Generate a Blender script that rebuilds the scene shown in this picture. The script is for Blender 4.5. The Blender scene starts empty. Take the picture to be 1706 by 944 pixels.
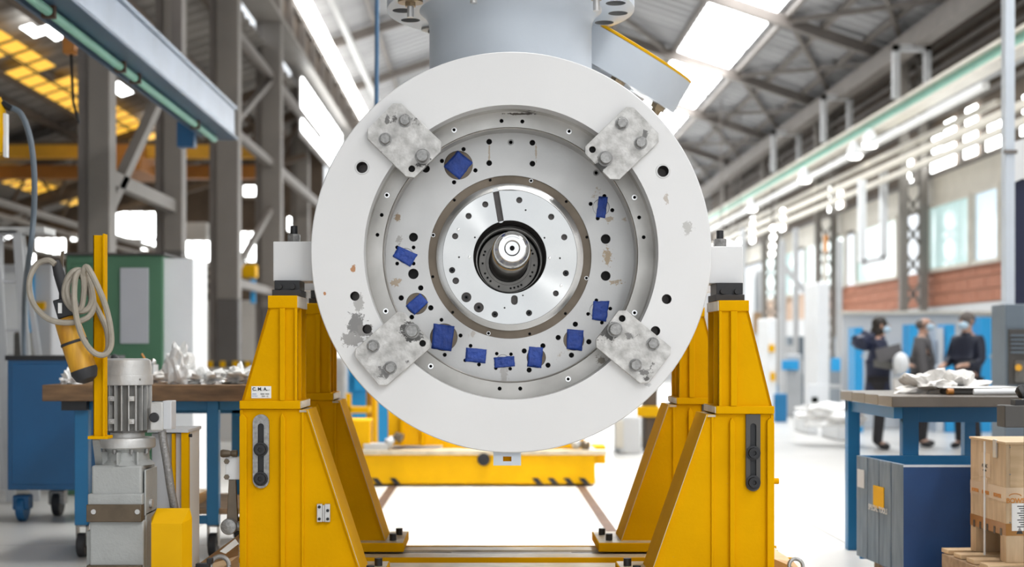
import bpy, bmesh, math, random
from mathutils import Vector, Matrix, noise
random.seed(7)
SC = bpy.context.scene
COL = SC.collection
# ------------------------------------------------------------------ camera
F = 2369.4            # focal length in pixels (50 mm on 36 mm, 1706 wide)
VX, VY, CH = 810.0, 580.0, 1.3
cd = bpy.data.cameras.new('camera'); cam = bpy.data.objects.new('camera', cd); COL.objects.link(cam)
cam.location = (0, 0, CH); cam.rotation_euler = (math.pi/2, 0, 0)
cd.lens = 50; cd.sensor_width = 36; cd.sensor_fit = 'HORIZONTAL'
cd.shift_x = (853-VX)/1706; cd.shift_y = (VY-472)/1706
cd.clip_end = 300
cd.dof.use_dof = True; cd.dof.focus_distance = 6.6; cd.dof.aperture_fstop = 1.5
SC.camera = cam
# ------------------------------------------------------------------ world and lights
w = bpy.data.worlds.new('sky'); SC.world = w; w.use_nodes = True
bg = w.node_tree.nodes['Background']; bg.inputs[0].default_value = (0.90, 0.95, 1.0, 1); bg.inputs[1].default_value = 1.25
def area(name, loc, rot, sx, sy, power, col=(1, 1, 1), spread=180):
    l = bpy.data.lights.new(name, 'AREA'); l.shape = 'RECTANGLE'; l.size = sx; l.size_y = sy
    l.energy = power; l.color = col; l.spread = math.radians(spread)
    o = bpy.data.objects.new(name, l); o.location = loc; o.rotation_euler = rot; COL.objects.link(o)
    return o
# daylight that falls through the roof glazing, one lamp under each bay of skylight
for yy, pw in ((-7, 800), (2, 40), (13, 150), (24, 280), (35, 480), (46, 480)):
    area('skylight_daylight', (5.4, yy, 8.45), (0, math.radians(14), 0), 1.4, 9.0, pw, (0.95, 0.98, 1.0), 130)
for yy, pw, sp_ in ((-7, 700, 120), (12.2, 330, 50), (26, 200, 90), (40, 300, 120)):  # added under the closed ridge to brighten the floor and casing front
    area('ridge_fill_lamp', (0.6, yy, 10.1), (0, 0, 0), 1.6, 7.0, pw, (1.0, 0.985, 0.95), sp_)
for yy in (14, 24, 33):
    area('aisle_daylight', (-8.4, yy, 4.9), (0, 0, 0), 1.0, 6.0, 14, (1.0, 0.90, 0.72))
SC.view_settings.view_transform = 'Standard'; SC.view_settings.look = 'None'
SC.view_settings.gamma = 1; SC.view_settings.use_curve_mapping = False
SC.view_settings.exposure = 0.24
SC.cycles.max_bounces = 6; SC.cycles.diffuse_bounces = 4; SC.cycles.glossy_bounces = 3
SC.cycles.caustics_reflective = False; SC.cycles.caustics_refractive = False
SC.cycles.sample_clamp_indirect = 8

# ------------------------------------------------------------------ helpers
def W(px, py, d): return Vector(((px-VX)*d/F, d, CH+(VY-py)*d/F))
def X(px, d): return (px-VX)*d/F
def Z(py, d): return CH+(VY-py)*d/F
PI = math.pi

def mat(name, col, rough=0.5, metal=0.0, var=0.0, vscale=3.0, bump=0.0, bscale=40.0, col2=None, spots=None, sscale=12.0, sth=0.62,
        stretch=None, emit=None, estr=0.0, alpha=1.0, trans=0.0, aniso=0.0, spec=0.5, rvar=0.0):
    m = bpy.data.materials.new(name); m.use_nodes = True
    nt = m.node_tree; N = nt.nodes; L = nt.links; b = N['Principled BSDF']
    b.inputs['Base Color'].default_value = (*col, 1); b.inputs['Roughness'].default_value = rough
    b.inputs['Metallic'].default_value = metal; b.inputs['Specular IOR Level'].default_value = spec
    tc = N.new('ShaderNodeTexCoord'); vec = tc.outputs['Object']
    if stretch:
        mp = N.new('ShaderNodeMapping'); mp.inputs['Scale'].default_value = stretch; L.new(vec, mp.inputs[0]); vec = mp.outputs[0]
    cur = None
    if var > 0 or col2:
        n = N.new('ShaderNodeTexNoise'); n.inputs['Scale'].default_value = vscale; n.inputs['Detail'].default_value = 5
        L.new(vec, n.inputs['Vector'])
        r = N.new('ShaderNodeValToRGB'); r.color_ramp.elements[0].position = 0.3; r.color_ramp.elements[1].position = 0.7
        c2 = col2 if col2 else tuple(c*(1-var) for c in col)
        r.color_ramp.elements[0].color = (*c2, 1); r.color_ramp.elements[1].color = (*col, 1)
        L.new(n.outputs['Fac'], r.inputs[0]); cur = r.outputs[0]
        if rvar:
            mr = N.new('ShaderNodeMapRange'); mr.inputs['To Min'].default_value = rough+rvar; mr.inputs['To Max'].default_value = rough-rvar
            L.new(n.outputs['Fac'], mr.inputs[0]); L.new(mr.outputs[0], b.inputs['Roughness'])
    if spots:
        n = N.new('ShaderNodeTexNoise'); n.inputs['Scale'].default_value = sscale; n.inputs['Detail'].default_value = 8
        n.inputs['Roughness'].default_value = 0.65
        L.new(vec, n.inputs['Vector'])
        r = N.new('ShaderNodeValToRGB'); r.color_ramp.elements[0].position = sth; r.color_ramp.elements[1].position = sth+0.03
        L.new(n.outputs['Fac'], r.inputs[0])
        mx = N.new('ShaderNodeMix'); mx.data_type = 'RGBA'
        L.new(r.outputs[0], mx.inputs[0])
        if cur: L.new(cur, mx.inputs[6])
        else: mx.inputs[6].default_value = (*col, 1)
        mx.inputs[7].default_value = (*spots, 1); cur = mx.outputs[2]
    if cur: L.new(cur, b.inputs['Base Color'])
    if bump > 0:
        n = N.new('ShaderNodeTexNoise'); n.inputs['Scale'].default_value = bscale; n.inputs['Detail'].default_value = 4
        L.new(vec, n.inputs['Vector'])
        bp = N.new('ShaderNodeBump'); bp.inputs['Strength'].default_value = bump; bp.inputs['Distance'].default_value = 0.01
        L.new(n.outputs['Fac'], bp.inputs['Height']); L.new(bp.outputs[0], b.inputs['Normal'])
    if emit:
        b.inputs['Emission Color'].default_value = (*emit, 1); b.inputs['Emission Strength'].default_value = estr
    if trans: b.inputs['Transmission Weight'].default_value = trans
    if alpha < 1: b.inputs['Alpha'].default_value = alpha
    if aniso:
        b.inputs['Anisotropic'].default_value = aniso
        t = N.new('ShaderNodeTangent'); t.direction_type = 'RADIAL'; t.axis = 'Y'; L.new(t.outputs[0], b.inputs['Tangent'])
    return m

class MB:
    def __init__(s): s.v = []; s.f = []; s.m = []
    def add(s, vs, fs, mi=0):
        k = len(s.v); s.v += [Vector(p) for p in vs]
        for f in fs: s.f.append([k+i for i in f]); s.m.append(mi)
        return s
    def box(s, x0, x1, y0, y1, z0, z1, mi=0):
        return s.add([(x0,y0,z0),(x1,y0,z0),(x1,y1,z0),(x0,y1,z0),(x0,y0,z1),(x1,y0,z1),(x1,y1,z1),(x0,y1,z1)],
              [(0,3,2,1),(4,5,6,7),(0,1,5,4),(1,2,6,5),(2,3,7,6),(3,0,4,7)], mi)
    def obox(s, c, a, b, d, mi=0):      # centre and three half vectors
        c, a, b, d = Vector(c), Vector(a), Vector(b), Vector(d); vs = []
        for k in (-1, 1):
            for i, j in ((-1,-1),(1,-1),(1,1),(-1,1)): vs.append(c+a*i+b*j+d*k)
        return s.add(vs, [(0,3,2,1),(4,5,6,7),(0,1,5,4),(1,2,6,5),(2,3,7,6),(3,0,4,7)], mi)
    def bar(s, p0, p1, w, h, mi=0):     # rectangular bar between two points
        p0, p1 = Vector(p0), Vector(p1); t = (p1-p0); l = t.length; t.normalize()
        up = Vector((0,0,1)) if abs(t.z) < 0.9 else Vector((0,1,0))
        a = t.cross(up).normalized(); b = a.cross(t)
        return s.obox((p0+p1)/2, a*w/2, b*h/2, t*l/2, mi)
    def prism(s, poly, y0, y1, mi=0):   # poly in (x, z), extruded along y
        n = len(poly)
        vs = [(p[0], y0, p[1]) for p in poly]+[(p[0], y1, p[1]) for p in poly]
        fs = [tuple(range(n)), tuple(reversed(range(n, 2*n)))]+[(i, i+n, (i+1) % n+n, (i+1) % n) for i in range(n)]
        return s.add(vs, fs, mi)
    def cyl(s, p0, p1, r0, r1=None, n=20, caps=True, mi=0, ph=0):
        p0, p1 = Vector(p0), Vector(p1); r1 = r0 if r1 is None else r1
        return s.lathe([(r0, 0), (r1, (p1-p0).length)], p0, p1-p0, n, caps, mi, ph)
    def lathe(s, prof, o, axis, n=32, caps=True, mi=0, ph=0):
        o = Vector(o); t = Vector(axis).normalized()
        up = Vector((0,0,1)) if abs(t.z) < 0.9 else Vector((1,0,0))
        a = t.cross(up).normalized(); b = t.cross(a)
        vs = []; fs = []
        for r, h in prof:
            for i in range(n):
                g = 2*PI*i/n+ph; vs.append(o+t*h+a*(r*math.cos(g))+b*(r*math.sin(g)))
        for k in range(len(prof)-1):
            for i in range(n):
                j = (i+1) % n; fs.append((k*n+i, k*n+j, (k+1)*n+j, (k+1)*n+i))
        if caps:
            fs.append(tuple(range(n))); fs.append(tuple(range((len(prof)-1)*n, len(prof)*n)))
        return s.add(vs, fs, mi)
    def tube(s, pts, r, n=8, mi=0):
        pts = [Vector(p) for p in pts]; vs = []; fs = []; a = None
        for i, p in enumerate(pts):
            t = (pts[min(i+1, len(pts)-1)]-pts[max(i-1, 0)]).normalized()
            if a is None:
                a = t.cross(Vector((0.13, 0.2, 0.97))).normalized()
            a = (a-t*a.dot(t)).normalized(); b = t.cross(a)
            for k in range(n):
                g = 2*PI*k/n; vs.append(p+a*(r*math.cos(g))+b*(r*math.sin(g)))
        for i in range(len(pts)-1):
            for k in range(n):
                j = (k+1) % n; fs.append((i*n+k, i*n+j, (i+1)*n+j, (i+1)*n+k))
        fs.append(tuple(range(n))); fs.append(tuple(range((len(pts)-1)*n, len(pts)*n)))
        return s.add(vs, fs, mi)
    def blob(s, c, r, n=2, amp=0.0, fr=1.0, seed=0, mi=0, flat=None):
        bm = bmesh.new(); bmesh.ops.create_icosphere(bm, subdivisions=n, radius=1)
        c = Vector(c); vs = []
        for v in bm.verts:
            p = v.co.copy(); k = 1+amp*noise.noise(p*fr+Vector((seed*3.1, seed*1.7, seed)))*2
            q = Vector((p.x*r[0]*k, p.y*r[1]*k, p.z*r[2]*k))
            if flat is not None and q.z < flat: q.z = flat
            vs.append(c+q)
        fs = [tuple(v.index for v in f.verts) for f in bm.faces]; bm.free()
        return s.add(vs, fs, mi)
    def build(s, name, m, parent=None, bevel=0.0, smooth=35, origin=None, bseg=2):
        me = bpy.data.meshes.new(name)
        if parent is not None: off = ORG[parent.name]
        else: off = Vector(origin) if origin is not None else Vector((0,0,0))
        me.from_pydata([v-off for v in s.v], [], s.f)
        ms = m if isinstance(m, (list, tuple)) else [m]
        for q in ms: me.materials.append(q)
        if len(ms) > 1: me.polygons.foreach_set('material_index', s.m)
        me.validate()
        bm = bmesh.new(); bm.from_mesh(me); bmesh.ops.recalc_face_normals(bm, faces=bm.faces); bm.to_mesh(me); bm.free()
        if smooth:
            me.polygons.foreach_set('use_smooth', [True]*len(me.polygons)); me.set_sharp_from_angle(angle=math.radians(smooth))
        o = bpy.data.objects.new(name, me); COL.objects.link(o)
        if parent is not None: o.parent = parent
        else: o.location = off
        ORG[o.name] = off.copy()
        if bevel:
            b = o.modifiers.new('bevel', 'BEVEL'); b.width = bevel; b.segments = bseg; b.limit_method = 'ANGLE'; b.angle_limit = math.radians(40)
            b.harden_normals = False
        return o
ORG = {}
def empty(name, loc, label, cat, group=None):
    o = bpy.data.objects.new(name, None); o.location = loc; o.empty_display_size = 0.1; COL.objects.link(o)
    ORG[o.name] = Vector(loc); o['label'] = label; o['category'] = cat
    if group: o['group'] = group
    return o
def tag(o, label, cat, group=None):
    o['label'] = label; o['category'] = cat
    if group: o['group'] = group
    return o
def struct(o): o['kind'] = 'structure'; return o
def dup(root, delta, label, group=None):
    r = root.copy(); COL.objects.link(r); r.location = root.location+Vector(delta); r['label'] = label
    ORG[r.name] = ORG[root.name]+Vector(delta)
    if group: r['group'] = group
    def rec(src, dst):
        for ch in [c for c in src.children]:
            c = ch.copy(); COL.objects.link(c); c.parent = dst; ORG[c.name] = ORG[dst.name]; rec(ch, c)
    rec(root, r); return r

# ------------------------------------------------------------------ materials
M = {}
M['yellow'] = mat('yellow_paint', (0.74, 0.375, 0.0), 0.8, spec=0.06, var=0.16, vscale=2.5, bump=0.12, bscale=60, spots=(0.40, 0.33, 0.22), sscale=42, sth=0.715)
M['yellow_bright'] = mat('yellow_paint_clean', (0.76, 0.41, 0.0), 0.6, spec=0.15, var=0.12, vscale=4)
M['worn_edge'] = mat('worn_yellow_edge', (0.52, 0.40, 0.22), 0.5, var=0.4, vscale=30, spots=(0.75, 0.68, 0.5), sscale=40, sth=0.5)
M['dark_edge'] = mat('cream_steel', (0.62, 0.53, 0.38), 0.4, var=0.35, vscale=9)
M['steel'] = mat('machined_steel', (0.62, 0.61, 0.595), 0.38, 0.55, var=0.18, vscale=2.2, bump=0.05, bscale=90, rvar=0.08)
M['steel_plate'] = mat('grey_machined_plate', (0.66, 0.655, 0.645), 0.42, 0.25, var=0.14, vscale=3.0, bump=0.05, bscale=80,
                       spots=(0.46, 0.39, 0.31), sscale=9, sth=0.675)
M['steel_ring'] = mat('dull_steel_ring', (0.50, 0.48, 0.45), 0.36, 0.75, var=0.25, vscale=5, rvar=0.1, aniso=0.4)
M['bronze'] = mat('brown_steel_ring', (0.17, 0.135, 0.10), 0.4, 0.6, var=0.3, vscale=7, rvar=0.1)
M['disc'] = mat('brushed_steel_disc', (0.60, 0.595, 0.58), 0.22, 0.9, var=0.06, vscale=4, aniso=0.92)
M['chrome'] = mat('polished_steel', (0.80, 0.79, 0.77), 0.16, 1.0, var=0.08, vscale=20, aniso=0.4)
M['bore'] = mat('dark_bore_steel', (0.11, 0.10, 0.095), 0.4, 0.8, var=0.3, vscale=20)
M['bearing'] = mat('bearing_housing_steel', (0.55, 0.52, 0.48), 0.42, 0.7, var=0.2, vscale=20)
M['hole'] = mat('hole_shade_dark', (0.018, 0.016, 0.015), 0.6, 0.2)  # shade inside the holes put into the colour of walls and bottoms
M['gold'] = mat('brass_edge', (0.75, 0.5, 0.2), 0.3, 1.0)
M['brass_dull'] = mat('dull_brass_washer', (0.42, 0.32, 0.20), 0.4, 0.6, var=0.3, vscale=30)
M['galv'] = mat('worn_galvanised_plate', (0.66, 0.65, 0.63), 0.5, 0.25, col2=(0.36, 0.35, 0.335), vscale=22, bump=0.3, bscale=60,
                spots=(0.11, 0.105, 0.10), sscale=6, sth=0.6)
M['bolt'] = mat('worn_bolt_steel', (0.36, 0.355, 0.345), 0.42, 0.6, var=0.4, vscale=60, bump=0.2, bscale=120)
M['black'] = mat('black_oxide', (0.018, 0.018, 0.02), 0.45, 0.2, var=0.2)
M['rubber'] = mat('black_rubber', (0.022, 0.022, 0.025), 0.6)
M['tape'] = mat('blue_masking_tape', (0.03, 0.085, 0.42), 0.55, var=0.35, vscale=30, bump=0.9, bscale=38)
M['grey_blue'] = mat('pale_blue_grey_paint', (0.60, 0.655, 0.72), 0.34, var=0.12, vscale=2, bump=0.03, bscale=60)
M['flange_white'] = mat('white_primer', (0.72, 0.72, 0.72), 0.42, var=0.06, vscale=3, bump=0.03)
M['grey_cast'] = mat('grey_cast_paint', (0.38, 0.39, 0.38), 0.5, var=0.15, vscale=8, bump=0.25, bscale=70)
M['alu'] = mat('aluminium_casting', (0.58, 0.575, 0.56), 0.45, 0.35, var=0.2, vscale=12, bump=0.15, bscale=60, spots=(0.25, 0.22, 0.19), sscale=16, sth=0.70)
M['fin_dark'] = mat('fin_gap_grey', (0.14, 0.135, 0.125), 0.6, 0.2, var=0.2, vscale=15)
M['leather'] = mat('brown_greasy_steel', (0.13, 0.095, 0.06), 0.45, 0.3, var=0.35, vscale=14)
M['blue'] = mat('blue_enamel', (0.003, 0.095, 0.25), 0.38, var=0.15, vscale=3, bump=0.04)
M['blue_frame'] = mat('bench_blue_paint', (0.010, 0.165, 0.37), 0.45, var=0.15, vscale=4)
M['blue_light'] = mat('light_blue_paint', (0.02, 0.36, 0.75), 0.5, var=0.1)
M['blue_pipe'] = mat('dull_blue_pipe', (0.05, 0.12, 0.22), 0.4)
M['navy'] = mat('navy_panel', (0.008, 0.012, 0.045), 0.5, var=0.2)
M['cable'] = mat('grey_rubber_cable', (0.36, 0.32, 0.26), 0.55, var=0.25, vscale=20)
M['conduit'] = mat('braided_conduit', (0.30, 0.29, 0.28), 0.4, 0.6, var=0.3, vscale=90, bump=0.4, bscale=150)
M['pendant'] = mat('dirty_yellow_plastic', (0.72, 0.38, 0.02), 0.45, col2=(0.40, 0.17, 0.01), vscale=9, stretch=(3.2, 1, 0.5))
M['wood_top'] = mat('bench_wood', (0.27, 0.15, 0.065), 0.5, col2=(0.13, 0.07, 0.03), vscale=6, stretch=(1, 1, 5))
M['bench_grey'] = mat('grimy_bench_top', (0.125, 0.105, 0.085), 0.28, col2=(0.07, 0.055, 0.042), vscale=3)
M['plank'] = mat('pine_plank', (0.66, 0.48, 0.29), 0.6, col2=(0.50, 0.34, 0.19), vscale=4, stretch=(1, 1, 7), bump=0.1)
M['plank2'] = mat('pine_plank_vertical', (0.62, 0.46, 0.29), 0.6, col2=(0.47, 0.33, 0.20), vscale=5, stretch=(6, 6, 0.8), bump=0.1)
M['plank_dark'] = mat('old_pallet_wood', (0.40, 0.27, 0.16), 0.7, col2=(0.24, 0.15, 0.08), vscale=6, stretch=(1, 4, 4))
M['old_blue'] = mat('weathered_blue_wood', (0.17, 0.22, 0.28), 0.6, col2=(0.09, 0.13, 0.18), vscale=5, stretch=(5, 5, 0.8), spots=(0.45, 0.44, 0.42), sscale=10, sth=0.70)
M['deep_blue'] = mat('deep_blue_painted_board', (0.006, 0.05, 0.17), 0.45, col2=(0.004, 0.033, 0.12), vscale=3, spots=(0.3, 0.35, 0.42), sscale=30, sth=0.78)
M['plastic'] = mat('crumpled_clear_plastic', (0.88, 0.88, 0.87), 0.22, var=0.15, vscale=12, bump=0.8, bscale=20)
M['rag'] = mat('white_cloth', (0.74, 0.72, 0.69), 0.8, var=0.15, vscale=14, bump=0.5, bscale=30)
M['paper'] = mat('white_label_paper', (0.80, 0.80, 0.78), 0.6)
M['ink'] = mat('black_ink', (0.03, 0.03, 0.03), 0.6)
M['ink_blue'] = mat('blue_ink', (0.10, 0.2, 0.5), 0.6)
M['ink_orange'] = mat('orange_ink', (0.62, 0.24, 0.04), 0.6)
M['ink_white'] = mat('faded_white_paint', (0.55, 0.56, 0.56), 0.6)
M['brown_tape'] = mat('brown_packing_tape', (0.42, 0.19, 0.04), 0.35, var=0.2)
M['clear_tape'] = mat('clear_packing_tape', (0.66, 0.50, 0.34), 0.25)
M['column'] = mat('grey_column_paint', (0.215, 0.195, 0.175), 0.6, var=0.15, vscale=1.5)
M['column_dark'] = mat('dark_column_paint', (0.105, 0.095, 0.088), 0.6, var=0.15)
M['truss'] = mat('dim_steel_paint', (0.17, 0.15, 0.135), 0.6, var=0.2)
M['truss_brown'] = mat('rusty_brown_steel', (0.12, 0.085, 0.058), 0.7, var=0.3)
M['roof'] = mat('grey_corrugated_roof', (0.36, 0.36, 0.37), 0.6, var=0.25, vscale=0.6, stretch=(0.3, 2, 1))
M['roof_low'] = mat('dull_aisle_roof', (0.24, 0.22, 0.20), 0.7, var=0.3, vscale=0.8)
M['wallc'] = mat('cream_wall_paint', (0.60, 0.58, 0.55), 0.7, var=0.1, vscale=0.6)
M['wall_w'] = mat('white_wall_paint', (0.60, 0.61, 0.62), 0.7, var=0.1, vscale=0.6)
M['brick'] = mat('red_brick', (0.42, 0.17, 0.10), 0.8, var=0.25, vscale=8)
M['peach'] = mat('mortar', (0.50, 0.36, 0.27), 0.8)
M['white_paint'] = mat('white_paint', (0.75, 0.75, 0.74), 0.5, var=0.06)
M['cream_rail'] = mat('cream_rail_paint', (0.62, 0.58, 0.50), 0.5, var=0.1)
M['green_rail'] = mat('pale_green_rail', (0.20, 0.46, 0.36), 0.5, var=0.15)
M['green'] = mat('green_cabinet_paint', (0.06, 0.165, 0.09), 0.5, var=0.1)
M['grey_door'] = mat('grey_cabinet_panel', (0.42, 0.43, 0.46), 0.5, var=0.05)
M['jib'] = mat('girder_blue_shaded', (0.05, 0.095, 0.16), 0.35, var=0.2, vscale=1.5)  # girder blue with the shade of its underside put into the colour
M['jib_web'] = mat('girder_blue_lit', (0.30, 0.37, 0.47), 0.22, 0.2, var=0.25, vscale=1.2)  # same girder, with the light on its web put into the colour
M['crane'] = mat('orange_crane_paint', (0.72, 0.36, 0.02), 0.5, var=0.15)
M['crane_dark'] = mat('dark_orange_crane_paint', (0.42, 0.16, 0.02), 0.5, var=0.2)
M['sky_panel'] = mat('skylight_glazing', (0.9, 0.9, 0.9), 0.5, emit=(1.0, 1.0, 1.0), estr=9.0)
M['win_lit'] = mat('daylit_window_glass', (0.9, 0.9, 0.9), 0.5, emit=(0.97, 1.0, 1.0), estr=7.0)
M['amber'] = mat('amber_backlit_glazing', (0.7, 0.5, 0.1), 0.5, emit=(1.0, 0.52, 0.05), estr=0.85)
M['lamp'] = mat('lamp_diffuser', (0.9, 0.9, 0.9), 0.5, emit=(1.0, 0.98, 0.93), estr=6.0)
M['win_soft'] = mat('pale_green_office_glass', (0.42, 0.56, 0.55), 0.15, emit=(0.62, 0.84, 0.84), estr=0.42)
M['win_blue'] = mat('pale_blue_office_glass', (0.50, 0.60, 0.68), 0.15, emit=(0.68, 0.86, 0.98), estr=0.55)
M['machine_grey'] = mat('machine_grey_paint', (0.50, 0.51, 0.52), 0.5, var=0.15)
M['machine_white'] = mat('machine_white_paint', (0.80, 0.82, 0.84), 0.5, var=0.05)
M['pale_grey'] = mat('pale_grey_enclosure', (0.55, 0.56, 0.58), 0.5)
M['slate'] = mat('slate_blue_cabinet', (0.13, 0.165, 0.20), 0.5, var=0.15)
M['dark_grey'] = mat('dark_grey_panel', (0.07, 0.065, 0.06), 0.6, var=0.2)
M['skin'] = mat('skin', (0.55, 0.33, 0.24), 0.55)
M['hair'] = mat('dark_hair', (0.02, 0.014, 0.01), 0.6)
M['grey_hair'] = mat('short_grey_hair', (0.12, 0.10, 0.09), 0.7)
M['mask'] = mat('pale_blue_face_mask', (0.50, 0.68, 0.82), 0.7)
M['coat'] = mat('navy_padded_coat', (0.018, 0.024, 0.06), 0.6, var=0.2, bump=0.3, bscale=12)
M['jacket_grey'] = mat('grey_jacket_cloth', (0.13, 0.125, 0.13), 0.7, var=0.2)
M['shirt'] = mat('light_blue_shirt', (0.35, 0.42, 0.52), 0.7)
M['trousers'] = mat('black_trousers', (0.014, 0.013, 0.016), 0.7)
M['jacket_dark'] = mat('dark_navy_jacket', (0.012, 0.016, 0.035), 0.6, var=0.2)
M['floor'] = mat('polished_concrete', (0.60, 0.59, 0.57), 0.30, var=0.18, vscale=0.5, bump=0.02, bscale=6, rvar=0.06, spots=(0.40, 0.38, 0.35), sscale=1.6, sth=0.66)
M['joint'] = mat('dark_floor_joint', (0.08, 0.075, 0.07), 0.8)
M['rusty'] = mat('rusty_steel', (0.10, 0.055, 0.035), 0.6, 0.3, var=0.3)

# local stains with a shape of their own: (px, py, depth, radius x, radius z, threshold, colour)
def add_stains(m, stains, origin, sc=42):
    nt = m.node_tree; N = nt.nodes; L = nt.links; b = N['Principled BSDF']
    lk = b.inputs['Base Color'].links; cur = lk[0].from_socket
    tc = N.new('ShaderNodeTexCoord')
    n = N.new('ShaderNodeTexNoise'); n.inputs['Scale'].default_value = sc; n.inputs['Detail'].default_value = 9; n.inputs['Roughness'].default_value = 0.7
    L.new(tc.outputs['Object'], n.inputs['Vector'])
    for px, py, d, rx, rz_, th, colr in stains:
        p = W(px, py, d); cx, cz = p.x-origin[0], p.z-origin[2]
        mp = N.new('ShaderNodeMapping'); mp.inputs['Location'].default_value = (-cx/rx, 0, -cz/rz_); mp.inputs['Scale'].default_value = (1/rx, 0.0, 1/rz_)
        L.new(tc.outputs['Object'], mp.inputs[0])
        ln = N.new('ShaderNodeVectorMath'); ln.operation = 'LENGTH'; L.new(mp.outputs[0], ln.inputs[0])
        mu = N.new('ShaderNodeMath'); mu.operation = 'MULTIPLY'; mu.inputs[1].default_value = 0.35; L.new(ln.outputs['Value'], mu.inputs[0])
        a = N.new('ShaderNodeMath'); a.operation = 'SUBTRACT'; L.new(n.outputs['Fac'], a.inputs[0]); L.new(mu.outputs[0], a.inputs[1])
        g = N.new('ShaderNodeMapRange'); g.inputs['From Min'].default_value = th; g.inputs['From Max'].default_value = th+0.04
        L.new(a.outputs[0], g.inputs[0])
        mx = N.new('ShaderNodeMix'); mx.data_type = 'RGBA'; L.new(g.outputs[0], mx.inputs[0]); L.new(cur, mx.inputs[6]); mx.inputs[7].default_value = (*colr, 1)
        cur = mx.outputs[2]
    L.new(cur, b.inputs['Base Color'])
SCALE = F/6.6
AX = W(851.5, 420, 6.6)          # casing axis at the front face; runs along +Y
M['flange'] = mat('white_flange_paint', (0.74, 0.735, 0.73), 0.40, var=0.05, vscale=1.5, bump=0.02, bscale=80, spots=(0.52, 0.49, 0.46), sscale=11, sth=0.735)
add_stains(M['flange'], [(594, 545, 6.6, .055, .105, .24, (.22, .215, .21)), (588, 565, 6.6, .08, .045, .24, (.33, .32, .31)), (608, 552, 6.6, .05, .05, .26, (.25, .24, .23)),
   (598, 505, 6.6, .03, .06, .24, (.42, .41, .40)), (589, 447, 6.6, .014, .02, .22, (.45, .22, .10)), (541, 488, 6.6, .008, .012, .2, (.45, .2, .08)),
   (1145, 380, 6.6, .05, .07, .34, (.50, .49, .47)), (1075, 395, 6.6, .02, .06, .32, (.45, .43, .40)), (1080, 640, 6.6, .03, .015, .3, (.5, .5, .5)), (1110, 330, 6.6, .02, .05, .33, (.5, .45, .4))], AX)
CO = Vector((AX.x, 7.3, 0.21))      # base of the casing, its parts are measured from here
add_stains(M['steel_plate'], [(1012, 428, 6.95, .035, .07, .30, (.40, .31, .21)), (1025, 470, 6.95, .06, .025, .32, (.42, .34, .25)), (1015, 365, 6.95, .03, .03, .31, (.42, .35, .27)),
   (662, 362, 6.95, .02, .03, .27, (.33, .24, .16)), (660, 470, 6.95, .04, .03, .30, (.45, .36, .27)), (840, 622, 6.95, .03, .08, .28, (.46, .44, .42)), (787, 556, 6.95, .025, .03, .29, (.50, .46, .42)),
   (815, 255, 6.95, .006, .07, .24, (.45, .38, .30)), (893, 255, 6.95, .006, .07, .25, (.45, .38, .30)), (665, 400, 6.95, .03, .04, .34, (.4, .38, .36))], CO, 60)
add_stains(M['steel_ring'], [(865, 190, 6.8, .09, .008, .22, (.08, .07, .06)), (1000, 600, 6.8, .05, .04, .33, (.2, .18, .15))], CO, 60)
add_stains(M['galv'], [(704, 270, 6.56, .045, .045, .26, (.07, .068, .065)), (1000, 275, 6.56, .04, .045, .27, (.08, .078, .075)), (686, 551, 6.56, .065, .06, .22, (.10, .097, .093)),
   (1015, 552, 6.56, .06, .06, .24, (.09, .087, .083)), (1075, 225, 6.56, .03, .03, .27, (.16, .155, .15)), (645, 201, 6.56, .02, .03, .30, (.15, .145, .14)), (640, 620, 6.56, .05, .05, .31, (.2, .195, .19)),
   (1075, 620, 6.56, .05, .025, .30, (.18, .175, .17)), (1050, 560, 6.56, .05, .03, .33, (.2, .195, .19))], CO, 34)

# ================================================================== SETTING
# floor slabs with recessed joints
base = MB().box(-13, 9.1, -12, 57, -0.30, -0.035).build('floor', M['joint']); struct(base)
xs = [-13, -9.2, -5.6, -2.1, 2.4, 5.6, 9.1]; ys = [-12, -6, 2.0, 6.2, 9.4, 12.8, 17, 22, 28, 35, 44, 57]
for i in range(len(xs)-1):
    for j in range(len(ys)-1):
        MB().box(xs[i]+.006, xs[i+1]-.006, ys[j]+.006, ys[j+1]-.006, -0.034, 0.0).build('floor_slab', M['floor'], base)
lane = struct(MB().prism([(2.15, 0), (2.25, 0), (2.25, .002), (2.15, .002)], 10, 40).build('trim_1', M['dark_edge']))

struct(MB().box(-.92, -.84, 9.2, 19, .0, .006).build('trim_2', M['rusty'])); struct(MB().box(.85, .93, 9.2, 19, .0, .006).build('trim_3', M['rusty']))
# main hall roof, corrugated, two slopes with a glazed strip
def corr(x0, z0, x1, z1, y0, y1, pitch=0.5, h=0.06):
    mb = MB(); vs = []; y = y0; k = 0
    while y < y1:
        for dy, dz in ((0, 0), (pitch*.35, 0), (pitch*.5, h), (pitch*.85, h)):
            vs.append((x0, y+dy, z0+dz)); vs.append((x1, y+dy, z1+dz))
        y += pitch
    fs = [(2*i, 2*i+2, 2*i+3, 2*i+1) for i in range(len(vs)//2-1)]
    return mb.add(vs, fs)
def rz(x): return 10.5-0.333*abs(x)
roof = corr(-4.3, rz(4.3), 0, 10.5, -12, 57).build('ceiling', M['roof'], smooth=0); struct(roof)
corr(0, 10.5, 4.9, rz(4.9), -12, 57).build('roof_sheet', M['roof'], roof, smooth=0)
corr(6.2, rz(6.2), 9.2, rz(9.2), -12, 57).build('roof_sheet', M['roof'], roof, smooth=0)
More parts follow.
